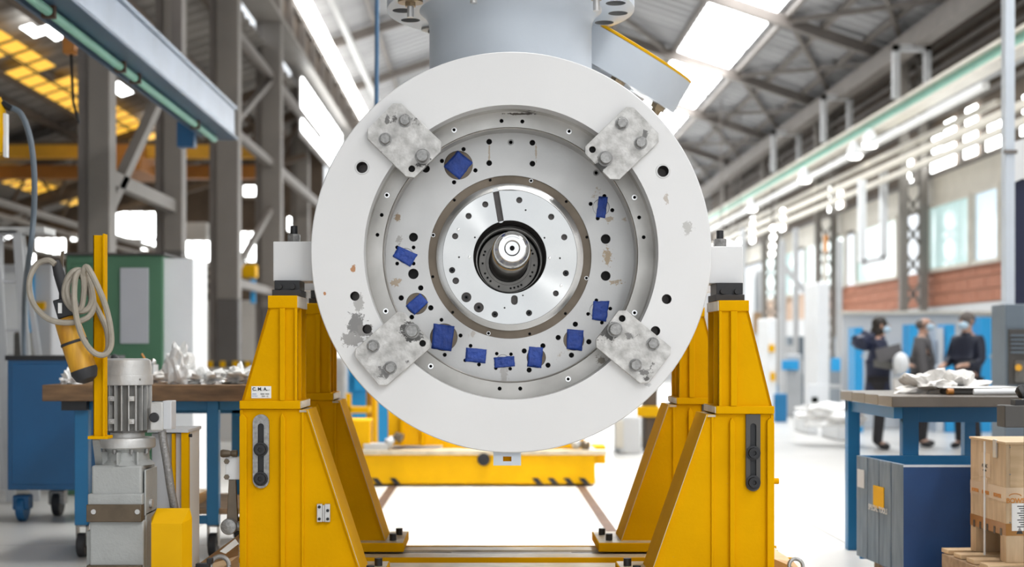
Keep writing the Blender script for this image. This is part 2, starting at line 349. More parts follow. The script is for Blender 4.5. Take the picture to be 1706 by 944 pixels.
sky = MB().add([(4.9, -12, rz(4.9)+.03), (6.2, -12, rz(6.2)+.03), (6.2, 57, rz(6.2)+.03), (4.9, 57, rz(4.9)+.03)], [(0, 1, 2, 3)]).build('window_1', M['sky_panel'], smooth=0); struct(sky)
sky.visible_shadow = True
for y in range(-11, 56, 3):
    MB().bar((4.9, y, rz(4.9)), (6.2, y, rz(6.2)), 0.05, 0.05).build('glazing_bar', M['truss'], sky)
# rafters, purlins and braces
for k, y in enumerate(range(12, 57, 6)):
    t = empty('roof_rafter', (0, y, 9.5), 'grey steel rafter crossing under the hall roof, %s from the camera' % ('nearest', 'second', 'third', 'fourth', 'fifth', 'sixth', 'seventh', 'farthest')[k], 'rafter', 'roof rafters')
    MB().bar((0, y, 10.3), (9, y, rz(9)-.22), 0.16, 0.24).build('beam', M['truss'], t)
    MB().bar((0, y, 10.3), (-4.2, y, rz(4.2)-.2), 0.16, 0.24).build('beam', M['truss'], t)
    if k < 7:
        MB().bar((6.4, y, rz(6.4)-.15), (8.9, y+6, rz(8.9)-.15), 0.1, 0.1).build('brace', M['truss'], t)
        MB().bar((6.4, y+6, rz(6.4)-.17), (8.9, y, rz(8.9)-.17), 0.1, 0.1).build('brace', M['truss'], t)
        MB().bar((0.3, y, rz(.3)-.15), (4.6, y+6, rz(4.6)-.15), 0.1, 0.1).build('brace', M['truss'], t)
    for xx in (1.6, 3.2, 4.75, 6.35, 7.1, 8.0, -1.4, -2.8):
        MB().box(xx-.05, xx+.05, y, y+6, rz(xx)-.14, rz(xx)-.03).build('purlin', M['truss'], t)
lb = MB().bar((8.14, 10, 7.15), (8.14, 57, 7.15), .3, .35).build('longitudinal_beam', M['truss'])
tag(lb, 'long grey steel beam under the eaves of the right roof slope', 'beam')
# right wall with brick band, office windows, clerestory
wr = MB().box(9.0, 9.3, -12, 57, 0, 2.13).build('wall_right', M['wall_w']); struct(wr)
MB().box(9.0, 9.3, -12, 57, 4.2, 7.6).build('upper_wall', M['truss_brown'], wr)
for k in range(9):
    zz = 6.05+k*.16; xx = 8.9-.12*(k % 3)
    MB().box(xx-.03, xx+.03, 14+(k*5) % 9, 56, zz, zz+.05).build('wall_conduit', M['truss'] if k % 3 else M['machine_grey'], wr)
MB().box(9.02, 9.3, -12, 57, 2.13, 2.86).build('mortar_bed', M['peach'], wr)
yb = 24.5; bc = 0
brme = None
for col_ in range(16):
    for row in range(3):
        y0 = 23.5+col_*0.86+(0.43 if row % 2 else 0)
        MB().box(8.985, 9.05, y0, y0+.83, 2.15+row*.235, 2.15+row*.235+.215).build('brick', M['brick'], wr)
MB().box(8.98, 9.1, 8, 57, 4.2, 4.75).build('lintel_beam', M['cream_rail'], wr)
# clad frame strip behind windows
for wi, (a, b_, mm) in enumerate([(23.0, 24.7, 'win_blue'), (24.8, 26.2, 'win_blue'), (26.3, 28.9, 'win_soft'), (31.0, 34.5, 'win_soft'), (35.5, 40.0, 'win_soft'), (41, 46, 'win_soft')]):
    fr = MB().box(8.93, 9.02, a, b_, 2.82, 2.9).box(8.93, 9.02, a, b_, 4.12, 4.2).box(8.93, 9.02, a, a+.08, 2.9, 4.12).box(8.93, 9.02, b_-.08, b_, 2.9, 4.12)
    o = struct(fr.build('window_%d' % (wi+2), M['cream_rail']))
    n = max(2, int((b_-a)/.65)); st = (b_-a-.16)/n
    for k in range(n):
        MB().box(8.99, 9.01, a+.08+k*st+.02, a+.08+(k+1)*st-.02, 2.9, 4.12).build('pane', M[mm], o)
cl = struct(MB().box(8.95, 9.0, 20, 56, 4.72, 4.8).box(8.95, 9.0, 20, 56, 5.85, 5.95).build('window_8', M['truss']))
for pa, pb, z0, z1 in ((1503, 1519, 4.80, 5.35), (1551, 1568, 4.82, 5.5), (1571, 1590, 4.82, 5.7), (1606, 1626, 4.84, 5.75), (1643, 1656, 4.82, 5.4), (1658, 1671, 4.82, 5.4),
                       (1380, 1392, 4.85, 5.5), (1395, 1402, 4.85, 5.3), (1300, 1306, 4.85, 5.5), (1250, 1256, 4.85, 5.7), (1700, 1730, 4.85, 5.5)):
    y0, y1 = 8.93*F/(pb-VX), 8.93*F/(pa-VX)
    MB().box(8.93, 8.95, y0, y1, z0, (z0+z1)/2-.03).build('pane', M['win_lit'], cl)
    MB().box(8.93, 8.95, y0, y1-.1, (z0+z1)/2+.03, z1).build('pane', M['win_lit'], cl)
for i, y in enumerate((26.6, 34, 41, 48)):     # dark brackets and trusses in front of the clerestory
    t = empty('lattice_column', (8.4, y+2.2, 0), 'grey lattice steel column against the right wall', 'column', 'right wall columns')
    yy = y+2.2
    MB().box(8.35, 8.5, yy-.16, yy, 0, 7.4).build('chord', M['column'], t)
    MB().box(8.75, 8.9, yy-.16, yy, 0, 7.4).build('chord', M['column'], t)
    mb = MB()
    for q in range(12):
        mb.bar((8.42, yy-.08, .3+q*.6), (8.82, yy-.08, .9+q*.6), .05, .05).bar((8.82, yy-.08, .3+q*.6), (8.42, yy-.08, .9+q*.6), .05, .05)
    mb.build('lacing', M['column'], t)
# end walls
we = MB().box(-4.4, 9.3, 56.8, 57.1, 0, 11).build('wall_back', M['wall_w']); struct(we)
for i in range(6):
    o = struct(MB().box(-3.6+i*2.1, -2.0+i*2.1, 56.7, 56.8, 2.6, 6.6).build('window_%d' % (10+i), M['white_paint']))
    for a in range(3):
        for b_ in range(3):
            MB().box(-3.55+i*2.1+a*.52, -3.08+i*2.1+a*.52, 56.66, 56.69, 2.7+b_*1.3, 3.9+b_*1.3).build('pane', M['win_lit'], o)
gate = struct(MB().box(-2.6, 7.0, 56.6, 56.7, 0, 2.5).build('door_1', M['machine_white']))
# left aisle
def az(x): return 1.3+4.87+0.325*(x+7.5)
ar = corr(-13.0, az(-13), -4.3, az(-4.3), -12, 38, pitch=0.55).build('ceiling', M['roof_low'], smooth=0); struct(ar)
wl = struct(MB().box(-13.2, -13.0, -12, 38, 0, 4.8).build('wall_left', M['wallc']))
wa = struct(MB().box(-13.2, -4.3, 37.5, 37.8, 2.4, 7.2).build('wall_far_left', M['truss_brown']))
MB().box(-13.2, -4.3, 37.5, 37.8, 0, 2.4).build('lower_wall', M['wallc'], wa)
# purlins and amber glazing of the aisle roof
for k in range(9):
    xx = -12.6+k*1.0; MB().box(xx-.05, xx+.05, 6, 37, az(xx)-.16, az(xx)-.03).build('purlin', M['truss_brown'], ar)
for y in (30.5, 34):
    t = empty('aisle_rafter', (-8.6, y, 5.3), 'dark brown lattice rafter across the left aisle, %s' % {30.5: 'the nearer, just beyond the crane', 34: 'the farther one'}[y], 'rafter', 'left aisle rafters')
    MB().bar((-13, y, az(-13)-.25), (-4.3, y, az(-4.3)-.25), .14, .2).build('top_chord', M['truss_brown'], t)
    MB().bar((-13, y, az(-13)-1.0), (-4.3, y, az(-4.3)-1.3), .12, .14).build('bottom_chord', M['truss_brown'], t)
    mb = MB()
    for q in range(8):
        xa = -13+q*1.08
        mb.bar((xa, y, az(xa)-.25), (xa+.54, y, az(xa+.54)-1.1), .06, .06).bar((xa+.54, y, az(xa+.54)-1.1), (xa+1.08, y, az(xa+1.08)-.25), .06, .06)
    mb.build('web_bars', M['truss_brown'], t)
am = struct(MB().box(-8.05, -8.0, 17, 37, az(-8.02)-.2, az(-8.02)-.12).build('window_20', M['truss_brown']))
random.seed(11)
for k in range(26):
    for c in range(2):
        x0 = -7.28-c*.36; y0 = 17.0+k*.72
        if (k*7+c*3) % 11 == 4: continue
        x1 = x0-.31
        MB().add([(x0, y0, az(x0)-.17), (x1, y0, az(x1)-.17), (x1, y0+.58, az(x1)-.17), (x0, y0+.58, az(x0)-.17)], [(0, 1, 2, 3)]).build('pane', M['amber'], am, smooth=0)
for k in range(14):      # further run of amber panes low down behind the crane
    x0 = -10.2; y0 = 27+k*.7
    MB().add([(x0, y0, az(x0)-.17), (x0-.5, y0, az(x0-.5)-.17), (x0-.5, y0+.5, az(x0-.5)-.17), (x0, y0+.5, az(x0)-.17)], [(0, 1, 2, 3)]).build('pane', M['amber'], am, smooth=0)
sp = struct(MB().box(-6.8, -6.75, 18, 30, az(-6.77)-.2, az(-6.77)-.12).build('window_21', M['truss_brown']))
def pane_on_roof(px0, px1, py, d, ln):
    x0, x1 = X(px0, d), X(px1, d)
    xm = (x0+x1)/2
    MB().add([(x0, d, az(x0)-.2), (x1, d, az(x1)-.2), (x1, d+ln, az(x1)-.2), (x0, d+ln, az(x0)-.2)], [(0, 1, 2, 3)]).build('pane', M['win_lit'], sp, smooth=0)
for x0, x1, y0, y1 in ((-7.02, -6.85, 21.4, 22.1), (-6.84, -6.70, 21.7, 22.6), (-7.0, -6.75, 26.2, 27.3), (-7.2, -6.95, 30.2, 31.2)):
    MB().add([(x0, y0, az(x0)-.2), (x1, y0, az(x1)-.2), (x1, y1, az(x1)-.2), (x0, y1, az(x0)-.2)], [(0, 1, 2, 3)]).build('pane', M['win_lit'], sp, smooth=0)
# bright windows of the far aisle wall
def lit_window(n, px0, px1, py0, py1, d, cols=1, rows=1):
    x0, x1, z1, z0 = X(px0, d), X(px1, d), Z(py0, d), Z(py1, d)
    o = struct(MB().box(x0-.06, x1+.06, d, d+.06, z0-.06, z1+.06).build('window_%d' % n, M['truss_brown']))
    for a in range(cols):
        for b_ in range(rows):
            MB().box(x0+(x1-x0)*a/cols+.03, x0+(x1-x0)*(a+1)/cols-.03, d-.03, d, z0+(z1-z0)*b_/rows+.03, z0+(z1-z0)*(b_+1)/rows-.03).build('pane', M['win_lit'], o)
lit_window(22, 190, 270, 352, 398, 37.4, 3, 1)
lit_window(23, 300, 360, 400, 437, 37.4, 3, 1)
lit_window(24, 392, 436, 385, 437, 37.4, 2, 1)
lit_window(25, 60, 110, 396, 424, 37.4, 4, 1)
lit_window(26, 235, 268, 400, 418, 37.4, 2, 1)
lit_window(27, 405, 434, 308, 328, 37.4)
lit_window(28, 478, 498, 360, 386, 37.4)
lit_window(29, 5, 30, 388, 405, 37.4, 2)
lit_window(30, 40, 60, 422, 440, 37.4, 2)
lit_window(31, 118, 140, 388, 402, 37.4, 2)
# main column row on the left, two laced pairs
def column(px0, px1, d, label, dark_z=2.1):
    x0, x1 = X(px0, d), X(px1, d)
    t = empty('steel_column', ((x0+x1)/2, d, 0), label, 'column')
    MB().box(x0, x1, d, d+.3, dark_z, 9.3).build('upper_shaft', M['column'], t, bevel=.01)
    MB().box(x0, x1, d, d+.3, 0, dark_z).build('painted_foot', M['column_dark'], t, bevel=.01)
    MB().box(x0-.12, x0, d+.05, d+.25, 0, 9.3).build('side_flange', M['truss'], t)
    return t
c1 = column(146, 182, 15.4, 'nearest grey steel column, left of the pair above the green cabinet')
c2 = column(272, 303, 19.0, 'grey steel column rising behind the right end of the green cabinet', 2.6)
c3 = column(360, 397, 23.0, 'grey steel column with dark painted foot, beside the blue girder tip')
c4 = column(435, 468, 27.7, 'grey steel column nearest to the white casing, in the left row')
column(492, 514, 36.0, 'farthest thin grey column of the left row, under the bright side window')
t = empty('column_bracing', (-4.2, 17, 2.8), 'grey cross braces between the two nearest left columns', 'bracing')
for z in (3.2, 5.1, 7.4): MB().bar((-4.2, 15.7, z), (-4.2, 19.0, z), .12, .16).build('strut', M['column'], t)
MB().bar((-4.2, 15.7, 2.8), (-4.2, 19.0, 5.0), .12, .14).build('diagonal', M['column'], t)
t = empty('column_bracing', (-4.2, 26, 2.4), 'dark cross braces between the two far left columns', 'bracing')
for z in (2.4, 4.9, 6.6): MB().bar((-4.2, 23.3, z), (-4.2, 27.7, z), .12, .14).build('strut', M['truss'], t)
for z in (2.4, 4.9): MB().bar((-4.2, 23.3, z), (-4.2, 27.7, z+1.6), .1, .1).build('diagonal', M['truss'], t)
for z in (4.9, 6.6): MB().bar((-4.2, 28, z), (-4.2, 36, z), .12, .18).build('strut', M['truss'], t)
rg = empty('runway_girder', (-4.2, 30, 8.0), 'deep brown crane runway girder along the left column row', 'girder')
MB().box(-4.3, -4.1, 10, 56, 7.75, 8.45).build('web', M['truss_brown'], rg)
MB().box(-4.5, -3.95, 10, 56, 7.66, 7.75).build('flange', M['column'], rg)
MB().box(-4.5, -4.0, 10, 56, 8.45, 8.53).build('flange', M['truss'], rg)
for k in range(24): MB().box(-4.1, -3.95, 12+k*1.9, 12.08+k*1.9, 7.75, 8.45).build('stiffener', M['truss'], rg)
wu = struct(MB().box(-4.35, -4.3, -12, 56, 8.55, 9.2).build('wall_upper_left', M['truss_brown']))
ls = MB().box(-3.98, -3.78, 14, 56.4, 8.55, 8.8).build('light_trough', M['lamp'])
tag(ls, 'long bright white light trough high above the left girder', 'light')
du = MB().bar((-3.3, 14, 8.75), (-3.3, 57, 8.75), .12, .12).build('roof_pipe', M['white_paint'])
tag(du, 'thin white pipe running beside the bright light trough', 'pipe')
o = struct(MB().box(-4.24, -4.2, 32.0, 41.5, 6.1, 7.5).build('window_32', M['truss']))
MB().box(-4.2, -4.17, 32.3, 41, 6.25, 7.45).build('pane', M['win_lit'], o)
# aisle crane
t = empty('bridge_crane', (-8.5, 28, 5), 'orange overhead bridge crane spanning the left aisle', 'crane')
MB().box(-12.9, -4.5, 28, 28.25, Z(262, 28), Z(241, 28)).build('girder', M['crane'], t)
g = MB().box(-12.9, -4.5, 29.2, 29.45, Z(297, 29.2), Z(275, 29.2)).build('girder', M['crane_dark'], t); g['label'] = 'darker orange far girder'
MB().box(-12.9, -4.5, 28.0, 29.4, Z(240, 28), Z(240, 28)+.05).build('walkway', M['truss_brown'], t)
MB().box(-7.4, -6.7, 27.6, 29.6, Z(262, 28)-.3, Z(262, 28)+.2).build('hoist', M['crane_dark'], t)
# small ducts and clutter of the aisle
pipes = [((0, 345), (330, 500), 17, .1, 'cream'), ((0, 300), (230, 400), 20, .09, 'x'), ((0, 240), (130, 300), 18, .08, 'x')]
for k, x_ in enumerate((-8.8, -9.8, -6.0)):
    o = MB().tube([(x_, 10, 3.7-.3*k), (x_, 37, 3.7-.3*k)], .05, 8).build('aisle_pipe', M['column'])
    tag(o, ['dull pipe running under the left aisle rafters', 'lower dull pipe along the left aisle, near the ladder', 'dull pipe of the left aisle nearest to the columns'][k], 'pipe')
# blue grey monorail beam at upper left
t = empty('monorail_beam', (-3.2, 12, 3.9), 'blue grey channel girder with bright web, hanging at upper left', 'girder')
B0, B1 = 8.0, 16.0
MB().box(-2.86, -2.83, B0, B1, 3.67, 3.98).build('web', M['jib_web'], t, bevel=.004)
MB().box(-3.10, -2.79, B0, B1, 3.64, 3.67).build('flange', M['jib'], t, bevel=.004)
MB().box(-3.10, -2.80, B0, B1, 3.98, 4.01).build('flange', M['jib_web'], t)
MB().box(-3.12, -3.09, B0, B1-.5, 3.60, 3.75).build('side_strip', M['jib'], t)
tb = MB().tube([(-2.99, B0, 3.60), (-2.99, B1-.35, 3.60)], .035, 10).build('conductor_tube', M['green_rail'], t)
for y in (9.7, 11.6, 12.1, 14.6):
    MB().box(-3.035, -2.945, y, y+.05, 3.555, 3.64).build('clip', M['rusty'], t)
MB().box(X(298, 15.2), X(326, 15.2), 15.1, 15.25, Z(246, 15.2), Z(205, 15.2)).build('end_stop', M['blue'], t)
for y in (10, 14): MB().box(-3.1, -3.0, y, y+.1, 4.01, 8.9).build('hanger', M['truss'], t)
# blue drop pipe
tag(MB().tube([W(628, -200, 11.5), W(628, 60, 11.5), W(627, 200, 11.5), W(627, 320, 11.5)], .018, 8).build('blue_drop_cable', M['blue_pipe']), 'thin blue cable hanging left of the white casing', 'cable')

# right hand rails
def rail(z, x, w_, h_, y0, y1, m, name, label, cat='rail'):
    return tag(MB().box(x-w_/2, x+w_/2, y0, y1, z-h_/2, z+h_/2).build(name, M[m]), label, cat)
t = empty('crane_rail', (8, 30, 5.9), 'pale green crane rail running along the right wall', 'rail')
MB().box(7.93, 8.05, 14, 56, 5.78, 5.98).build('rail_web', M['green_rail'], t)
MB().box(7.85, 8.15, 14, 56, 5.98, 6.04).build('rail_flange', M['cream_rail'], t)
MB().box(7.85, 8.15, 14, 56, 5.72, 5.78).build('rail_flange', M['cream_rail'], t)
rail(5.46, 7.9, .12, .10, 22.5, 56, 'white_paint', 'cable_tray', 'white cable tray just under the green rail', 'tray')
rail(5.2, 8.1, .10, .08, 22.5, 50, 'cream_rail', 'cable_tray', 'cream cable tray, second below the green rail', 'tray')
rail(4.95, 8.05, .1, .12, 14, 56, 'cream_rail', 'pipe_run', 'upper cream pipe run crossing the office windows', 'pipe')
rail(4.68, 8.0, .1, .1, 14, 56, 'cream_rail', 'pipe_run', 'lower cream pipe run crossing the office windows', 'pipe')
for i, (pa, pb, py0, py1, lab) in enumerate([(1285, 1335, 218, 300, 'white inverted U frame on the rail, farthest of three'), (1368, 1420, 158, 250, 'white inverted U frame on the rail, middle of three'),
                                  (1487, 1550, 75, 178, 'white inverted U frame on the rail, nearest and tallest of three')]):
    d = 8*F/((pa+pb)/2-VX)
    x0, x1, z1 = X(pa, d), X(pb, d), Z(py0, d)
    th = .12
    t = empty('portal_frame', ((x0+x1)/2, d, 6.04), lab, 'frame', None)
    MB().box(x0, x0+th, d-.06, d+.06, 6.0, z1).build('post', M['machine_grey'], t)
    MB().box(x1-th, x1, d-.06, d+.06, 6.0, z1).build('post', M['machine_grey'], t)
    MB().box(x0, x1, d-.06, d+.06, z1-th, z1).build('lintel', M['machine_grey'], t)
for i, (px, py, lab) in enumerate([(1341, 296, 'farthest'), (1424, 255, 'second'), (1450, 236, 'third'), (1253, 345, 'tiny distant')]):
    d = 7.8*F/(px-VX); p = W(px, py, d)
    t = empty('rail_lamp', p, {'farthest': 'round lit lamp under the green rail, in the middle of its run', 'second': 'round lit lamp under the green rail, left one of the nearest two',
             'third': 'round lit lamp under the green rail, nearest of all', 'tiny distant': 'small distant lit lamp at the far end of the green rail'}[lab], 'lamp')
    MB().lathe([(.05, -.25), (.14, -.1), (.17, .05)], p, (0, 0, -1), 14).build('housing', M['machine_white'], t)
    MB().lathe([(.16, .05), (.10, .12)], p, (0, 0, -1), 14).build('lens', M['lamp'], t)
t = empty('drop_frame', W(1455, 360, 29.2), 'white hanging rectangular service frame below the pipe runs', 'frame')
for a, b_ in (((1436, 300), (1436, 438)), ((1472, 285), (1472, 430)), ((1436, 438), (1474, 430))):
    MB().bar(W(a[0], a[1], 29.2), W(b_[0], b_[1], 29.2), .14, .14).build('frame_bar', M['machine_white'], t)
t = empty('service_post', (X(1303, 30), 30, 0), 'grey service post with slanted strut in the distance at right', 'post')
MB().bar(W(1303, 410, 30), (X(1303, 30), 30, 0), .13, .13).build('frame_bar', M['machine_grey'], t)
MB().bar(W(1303, 440, 30), W(1345, 490, 30), .1, .1).build('frame_bar', M['machine_grey'], t)

# ================================================================== CASING (one machine)
CAS = empty('compressor_casing', (AX.x, 7.3, 0.21), 'large white compressor casing with round flanged end and steel end plates', 'machine')
def loop(cx, cz, r, n=48, ph=0): return [(cx+r*math.cos(2*PI*i/n+ph), cz+r*math.sin(2*PI*i/n+ph)) for i in range(n)]
def plate(name, outer, inner, holes, y, thick, mats, parent, hd=0.09, bottoms=True, origin=None):
    """flat plate facing -Y at depth y with real holes; holes are loops of (x,z)"""
    bm = bmesh.new(); edges = []
    def mk(lp, yy):
        vs = [bm.verts.new((p[0], yy, p[1])) for p in lp]
        return vs, [bm.edges.new((vs[i], vs[(i+1) % len(vs)])) for i in range(len(vs))]
    loops = []
    ov, oe = mk(outer, y); edges += oe
    if inner: iv, ie = mk(inner, y); edges += ie
    for h in holes:
        v, e = mk(h, y); edges += e; loops.append(v)
    bmesh.ops.triangle_fill(bm, use_beauty=True, use_dissolve=False, edges=edges, normal=(0, -1, 0))
    def wall(vs, dep, mi, cap=False):
        bk = [bm.verts.new((v.co.x, v.co.y+dep, v.co.z)) for v in vs]; n = len(vs)
        for i in range(n):
            f = bm.faces.new((vs[i], vs[(i+1) % n], bk[(i+1) % n], bk[i])); f.material_index = mi; f.smooth = True
        if cap:
            f = bm.faces.new(bk); f.material_index = mi
    wall(ov, thick, 0)
    if inner: wall(iv, thick, 0)
    for v in loops: wall(v, hd, 1, bottoms)
    bmesh.ops.recalc_face_normals(bm, faces=bm.faces)
    me = bpy.data.meshes.new(name); off = ORG[parent.name]
    for v in bm.verts: v.co -= (off if name != 'outer_flange' else AX)
    bm.to_mesh(me); bm.free()
    for q in mats: me.materials.append(q)
    me.set_sharp_from_angle(angle=math.radians(35))
    o = bpy.data.objects.new(name, me); COL.objects.link(o); o.parent = parent
    if name == 'outer_flange': o.location = AX-off
    ORG[o.name] = off
    return o
def hl(lst, d, n=18):
    out = []
    for q in lst:
        px, py, r = q
        p = W(px, py, d); out.append(loop(p.x, p.z, r*d/F, n))
    return out
def slot(p0, p1, r, d, n=8):
    a, b_ = W(*p0, d), W(*p1, d); rr = r*d/F
    dx, dz = b_.x-a.x, b_.z-a.z; g = math.atan2(dz, dx); out = []
    for i in range(n+1): t_ = g-PI/2+PI*i/n; out.append((b_.x+rr*math.cos(t_), b_.z+rr*math.sin(t_)))
    for i in range(n+1): t_ = g+PI/2+PI*i/n; out.append((a.x+rr*math.cos(t_), a.z+rr*math.sin(t_)))
    return out
ax, azc = AX.x, AX.z
dA = 6.6; R0 = 332.5/SCALE; RA = 245.5/SCALE
dC = 6.6/0.9716; dD = 6.6/0.95; dG = 6.6/0.945
# outer white flange
hA = hl([(603.2, 278.7, 9.5), (1104.7, 285, 9.5), (591.2, 493, 7.8), (611.5, 548, 7.8), (1110.7, 498, 8.2), (1092, 551, 8)], dA, 24)
plate('outer_flange', loop(ax, azc, R0, 160), loop(ax, azc, RA, 128), hA, dA, 0.11, [M['flange'], M['bore']], CAS, hd=.1)
mb = MB()      # small bevel line round the flange rim
mb.lathe([(R0, 0.0), (R0+.004, 0.004), (R0+.004, 0.11)], (ax, dA, azc), (0, 1, 0), 160, caps=False); mb.build('flange_rim', M['flange_white'], CAS)
for px, py, r in ((603.2, 278.7, 12), (1104.7, 285, 12)):
    p = W(px, py, dA-.001); MB().lathe([(9.3/SCALE, 0.008), (9.5/SCALE, -.001), (r/SCALE, -.001), (r/SCALE+.001, .001)], p, (0, 1, 0), 28, caps=False).build('counterbore', M['steel'], CAS)
mb = MB().lathe([(RA, 0.11), (RA, dC-dA+.03)], (ax, dA, azc), (0, 1, 0), 128, caps=False); mb.build('recess_wall', M['steel_ring'], CAS)
# recessed steel ring
RC = 213*dC/F
hC = hl([(835.6, 201.4, 3.4), (870.2, 202.4, 3.4), (636, 358, 3.2), (628.8, 391, 3.2), (1064.8, 362, 3.2), (1072.4, 395, 3.2), (832.4, 647, 3.4), (866.7, 647, 3.4)], dC, 14)
plate('recess_ring', loop(ax, azc, RA, 128), loop(ax, azc, RC, 128), hC, dC, 0.02, [M['steel_ring'], M['hole']], CAS, hd=.05)
for px, py in ((756.5, 216.5), (644.6, 325), (948, 219), (1057, 328.7), (642.7, 518), (717.7, 609.7), (946.5, 631), (1057, 520.8)):
    p = W(px, py, dC)
    MB().lathe([(4.6*dC/F, 0.001), (4.6*dC/F, -.004), (2.6*dC/F, -.004), (2.4*dC/F, .0)], p, (0, 1, 0), 16).build('cap_screw', M['chrome'], CAS)
mb = MB().lathe([(RC, 0.0), (RC-.004, -.003), (RC-.008, 0.0), (RC-.004, .05), (RC-.004, dD-dC+.01)], (ax, dC, azc), (0, 1, 0), 128, caps=False); mb.build('groove_wall', M['steel_ring'], CAS)
# main end plate with all its holes
RE = 136*dD/F
small = [(815, 236, 4.8), (815, 271.5, 4.8), (772.3, 248.5, 3.6), (736.3, 268, 3.6), (792, 283.7, 3.6), (756.5, 303.5, 3.6), (709.7, 281, 6.5), (688.8, 395, 7.5),
 (887, 237.7, 4.8), (887, 272.6, 4.8), (1007, 326.5, 3.4), (984, 339.5, 3.4), (1020, 350, 3.4), (995.8, 363.6, 3.4), (1009, 398, 8.2),
 (661.7, 411.8, 3.2), (689, 412, 3.2), (661.7, 438.8, 3.2), (689, 438.8, 3.2), (688.7, 456, 8.8), (701, 479.4, 4.5), (668.4, 496, 4.5), (717.7, 512.5, 4.5), (686, 528, 4),
 (735.5, 532.5, 3.2), (767.2, 558.6, 3.4), (740.9, 590.7, 3.4), (784, 575.7, 3.2), (798, 607, 3.2), (775, 600, 3.0), (827.6, 588.8, 3), (851.4, 589.7, 3), (826, 613, 3), (850, 614, 3),
 (873.4, 584.3, 4.3), (904.5, 575.7, 4.3), (881.6, 616, 4.3), (913, 608, 4.3), (958.5, 539.8, 4.4), (930, 562, 4.4), (981, 569, 4.4), (952, 591.3, 4.4), (1009, 459.4, 8.2),
 (993.5, 500, 3.1), (1016.7, 513.8, 3.1), (979.8, 522.7, 3.1), (1002.7, 537.3, 3.1)]
discs = [(763.7, 275, 24), (1001.5, 345, 14), (676, 426, 13), (694.5, 505.5, 18), (739.3, 561.4, 23), (837.8, 601, 11), (893.4, 595.4, 16), (956, 566.2, 17.5), (995, 517, 13)]
hD = hl(small, dD, 16)+hl(discs, dD, 36)
plate('end_plate', loop(ax, azc, RC+.004, 128), loop(ax, azc, RE, 96), hD, dD, 0.03, [M['steel_plate'], M['hole']], CAS, hd=.05)
for k, (px, py, r) in enumerate(discs):
    p = W(px, py, dD); rr = r*dD/F-.0015
    open_ = k in (3, 6, 7)
    prof = [(rr, .006), (rr, .004), (rr*.8, .004), (rr*.78, .02), (rr*.5, .02)] if open_ else [(rr, .006), (rr, .003), (rr*.9, .002), (0.001, .002)]
    MB().lathe(prof, p, (0, 1, 0), 36).build('port_plug', M['bronze'] if open_ or k in (0, 4) else M['steel_plate'], CAS)
for (px, py) in ((851, 237), (993, 288)):
    p = W(px, py, dD); MB().lathe([(5*dD/F, 0), (5*dD/F, -.004), (3*dD/F, -.004), (2.6*dD/F, .0)], p, (0, 1, 0), 16).build('cap_screw', M['bolt'], CAS)
# masking tape squares
tapes = [[(762.6, 250.6), (787.8, 270.4), (765.5, 299.2), (739.2, 277.6)], [(997.6, 326.9), (1012.7, 328), (1008.3, 363.2), (992.9, 361.4)],
 [(663.6, 409.5), (696, 423.8), (683.4, 444.5), (654, 427)], [(699.6, 488), (713.5, 503.3), (690.7, 524.6), (675.7, 509.6)],
 [(722.4, 538.5), (757.4, 543), (751.7, 585), (718.6, 580.2)], [(776.5, 578.6), (810.8, 581.8), (808.9, 605), (774.9, 601.8)],
 [(822.8, 595.1), (856.5, 592.6), (858, 609.7), (824, 612.9)], [(881.3, 577), (905, 578.6), (902, 612.9), (878, 610.4)],
 [(944.9, 547.8), (972.5, 550), (969.6, 584.3), (943.9, 581)], [(988.5, 501.5), (1015.4, 501), (1010, 535.7), (986, 531.9)]]
for k, tp in enumerate(tapes):
    A, B, C_, D_ = [Vector(q) for q in tp]; n = 9; vs = []; fs = []
    for j in range(n):
        for i in range(n):
            u, v = i/(n-1), j/(n-1)
            q = (A*(1-u)+B*u)*(1-v)+(D_*(1-u)+C_*u)*v
            edge = min(u, v, 1-u, 1-v)
            jx = (noise.noise(Vector((u*5, v*5, k)))*1.3 if edge < .01 else 0)
            wr_ = abs(noise.noise(Vector((u*4+k, v*4, k*2.3))))*.008*(1 if edge > .01 else .3)
            p = W(q.x+jx, q.y+jx*.6, dD-.0035); vs.append((p.x, p.y-wr_, p.z))
    for j in range(n-1):
        for i in range(n-1): a = j*n+i; fs.append((a, a+1, a+n+1, a+n))
    o = MB().add(vs, fs).build('masking_tape', M['tape'], CAS, smooth=20)
    so = o.modifiers.new('s', 'SOLIDIFY'); so.thickness = .0006
# brown ring
RF = 122.5*dD/F; dE = dD+.012
hE = hl([(700+a/2.95, 260+b_/2.95, 2.5) for a, b_ in ((344,118),(545,121),(718,223),(168,216),(64,388),(819,398),(62,592),(817,599),(160,767),(714,773),(336,870),(538,873))], dE, 12)
plate('seal_ring', loop(ax, azc, RE+.002, 96), loop(ax, azc, RF, 96), hE, dE, 0.02, [M['bronze'], M['hole']], CAS, hd=.03)
for q in hE[1::3]:
    cx = sum(a for a, b_ in q)/len(q); cz = sum(b_ for a, b_ in q)/len(q)
    MB().lathe([(.0095, .0), (.0095, -.002), (.0075, -.002), (.0075, .0)], (cx, dE, cz), (0, 1, 0), 14, caps=False).build('screw_collar', M['chrome'], CAS)
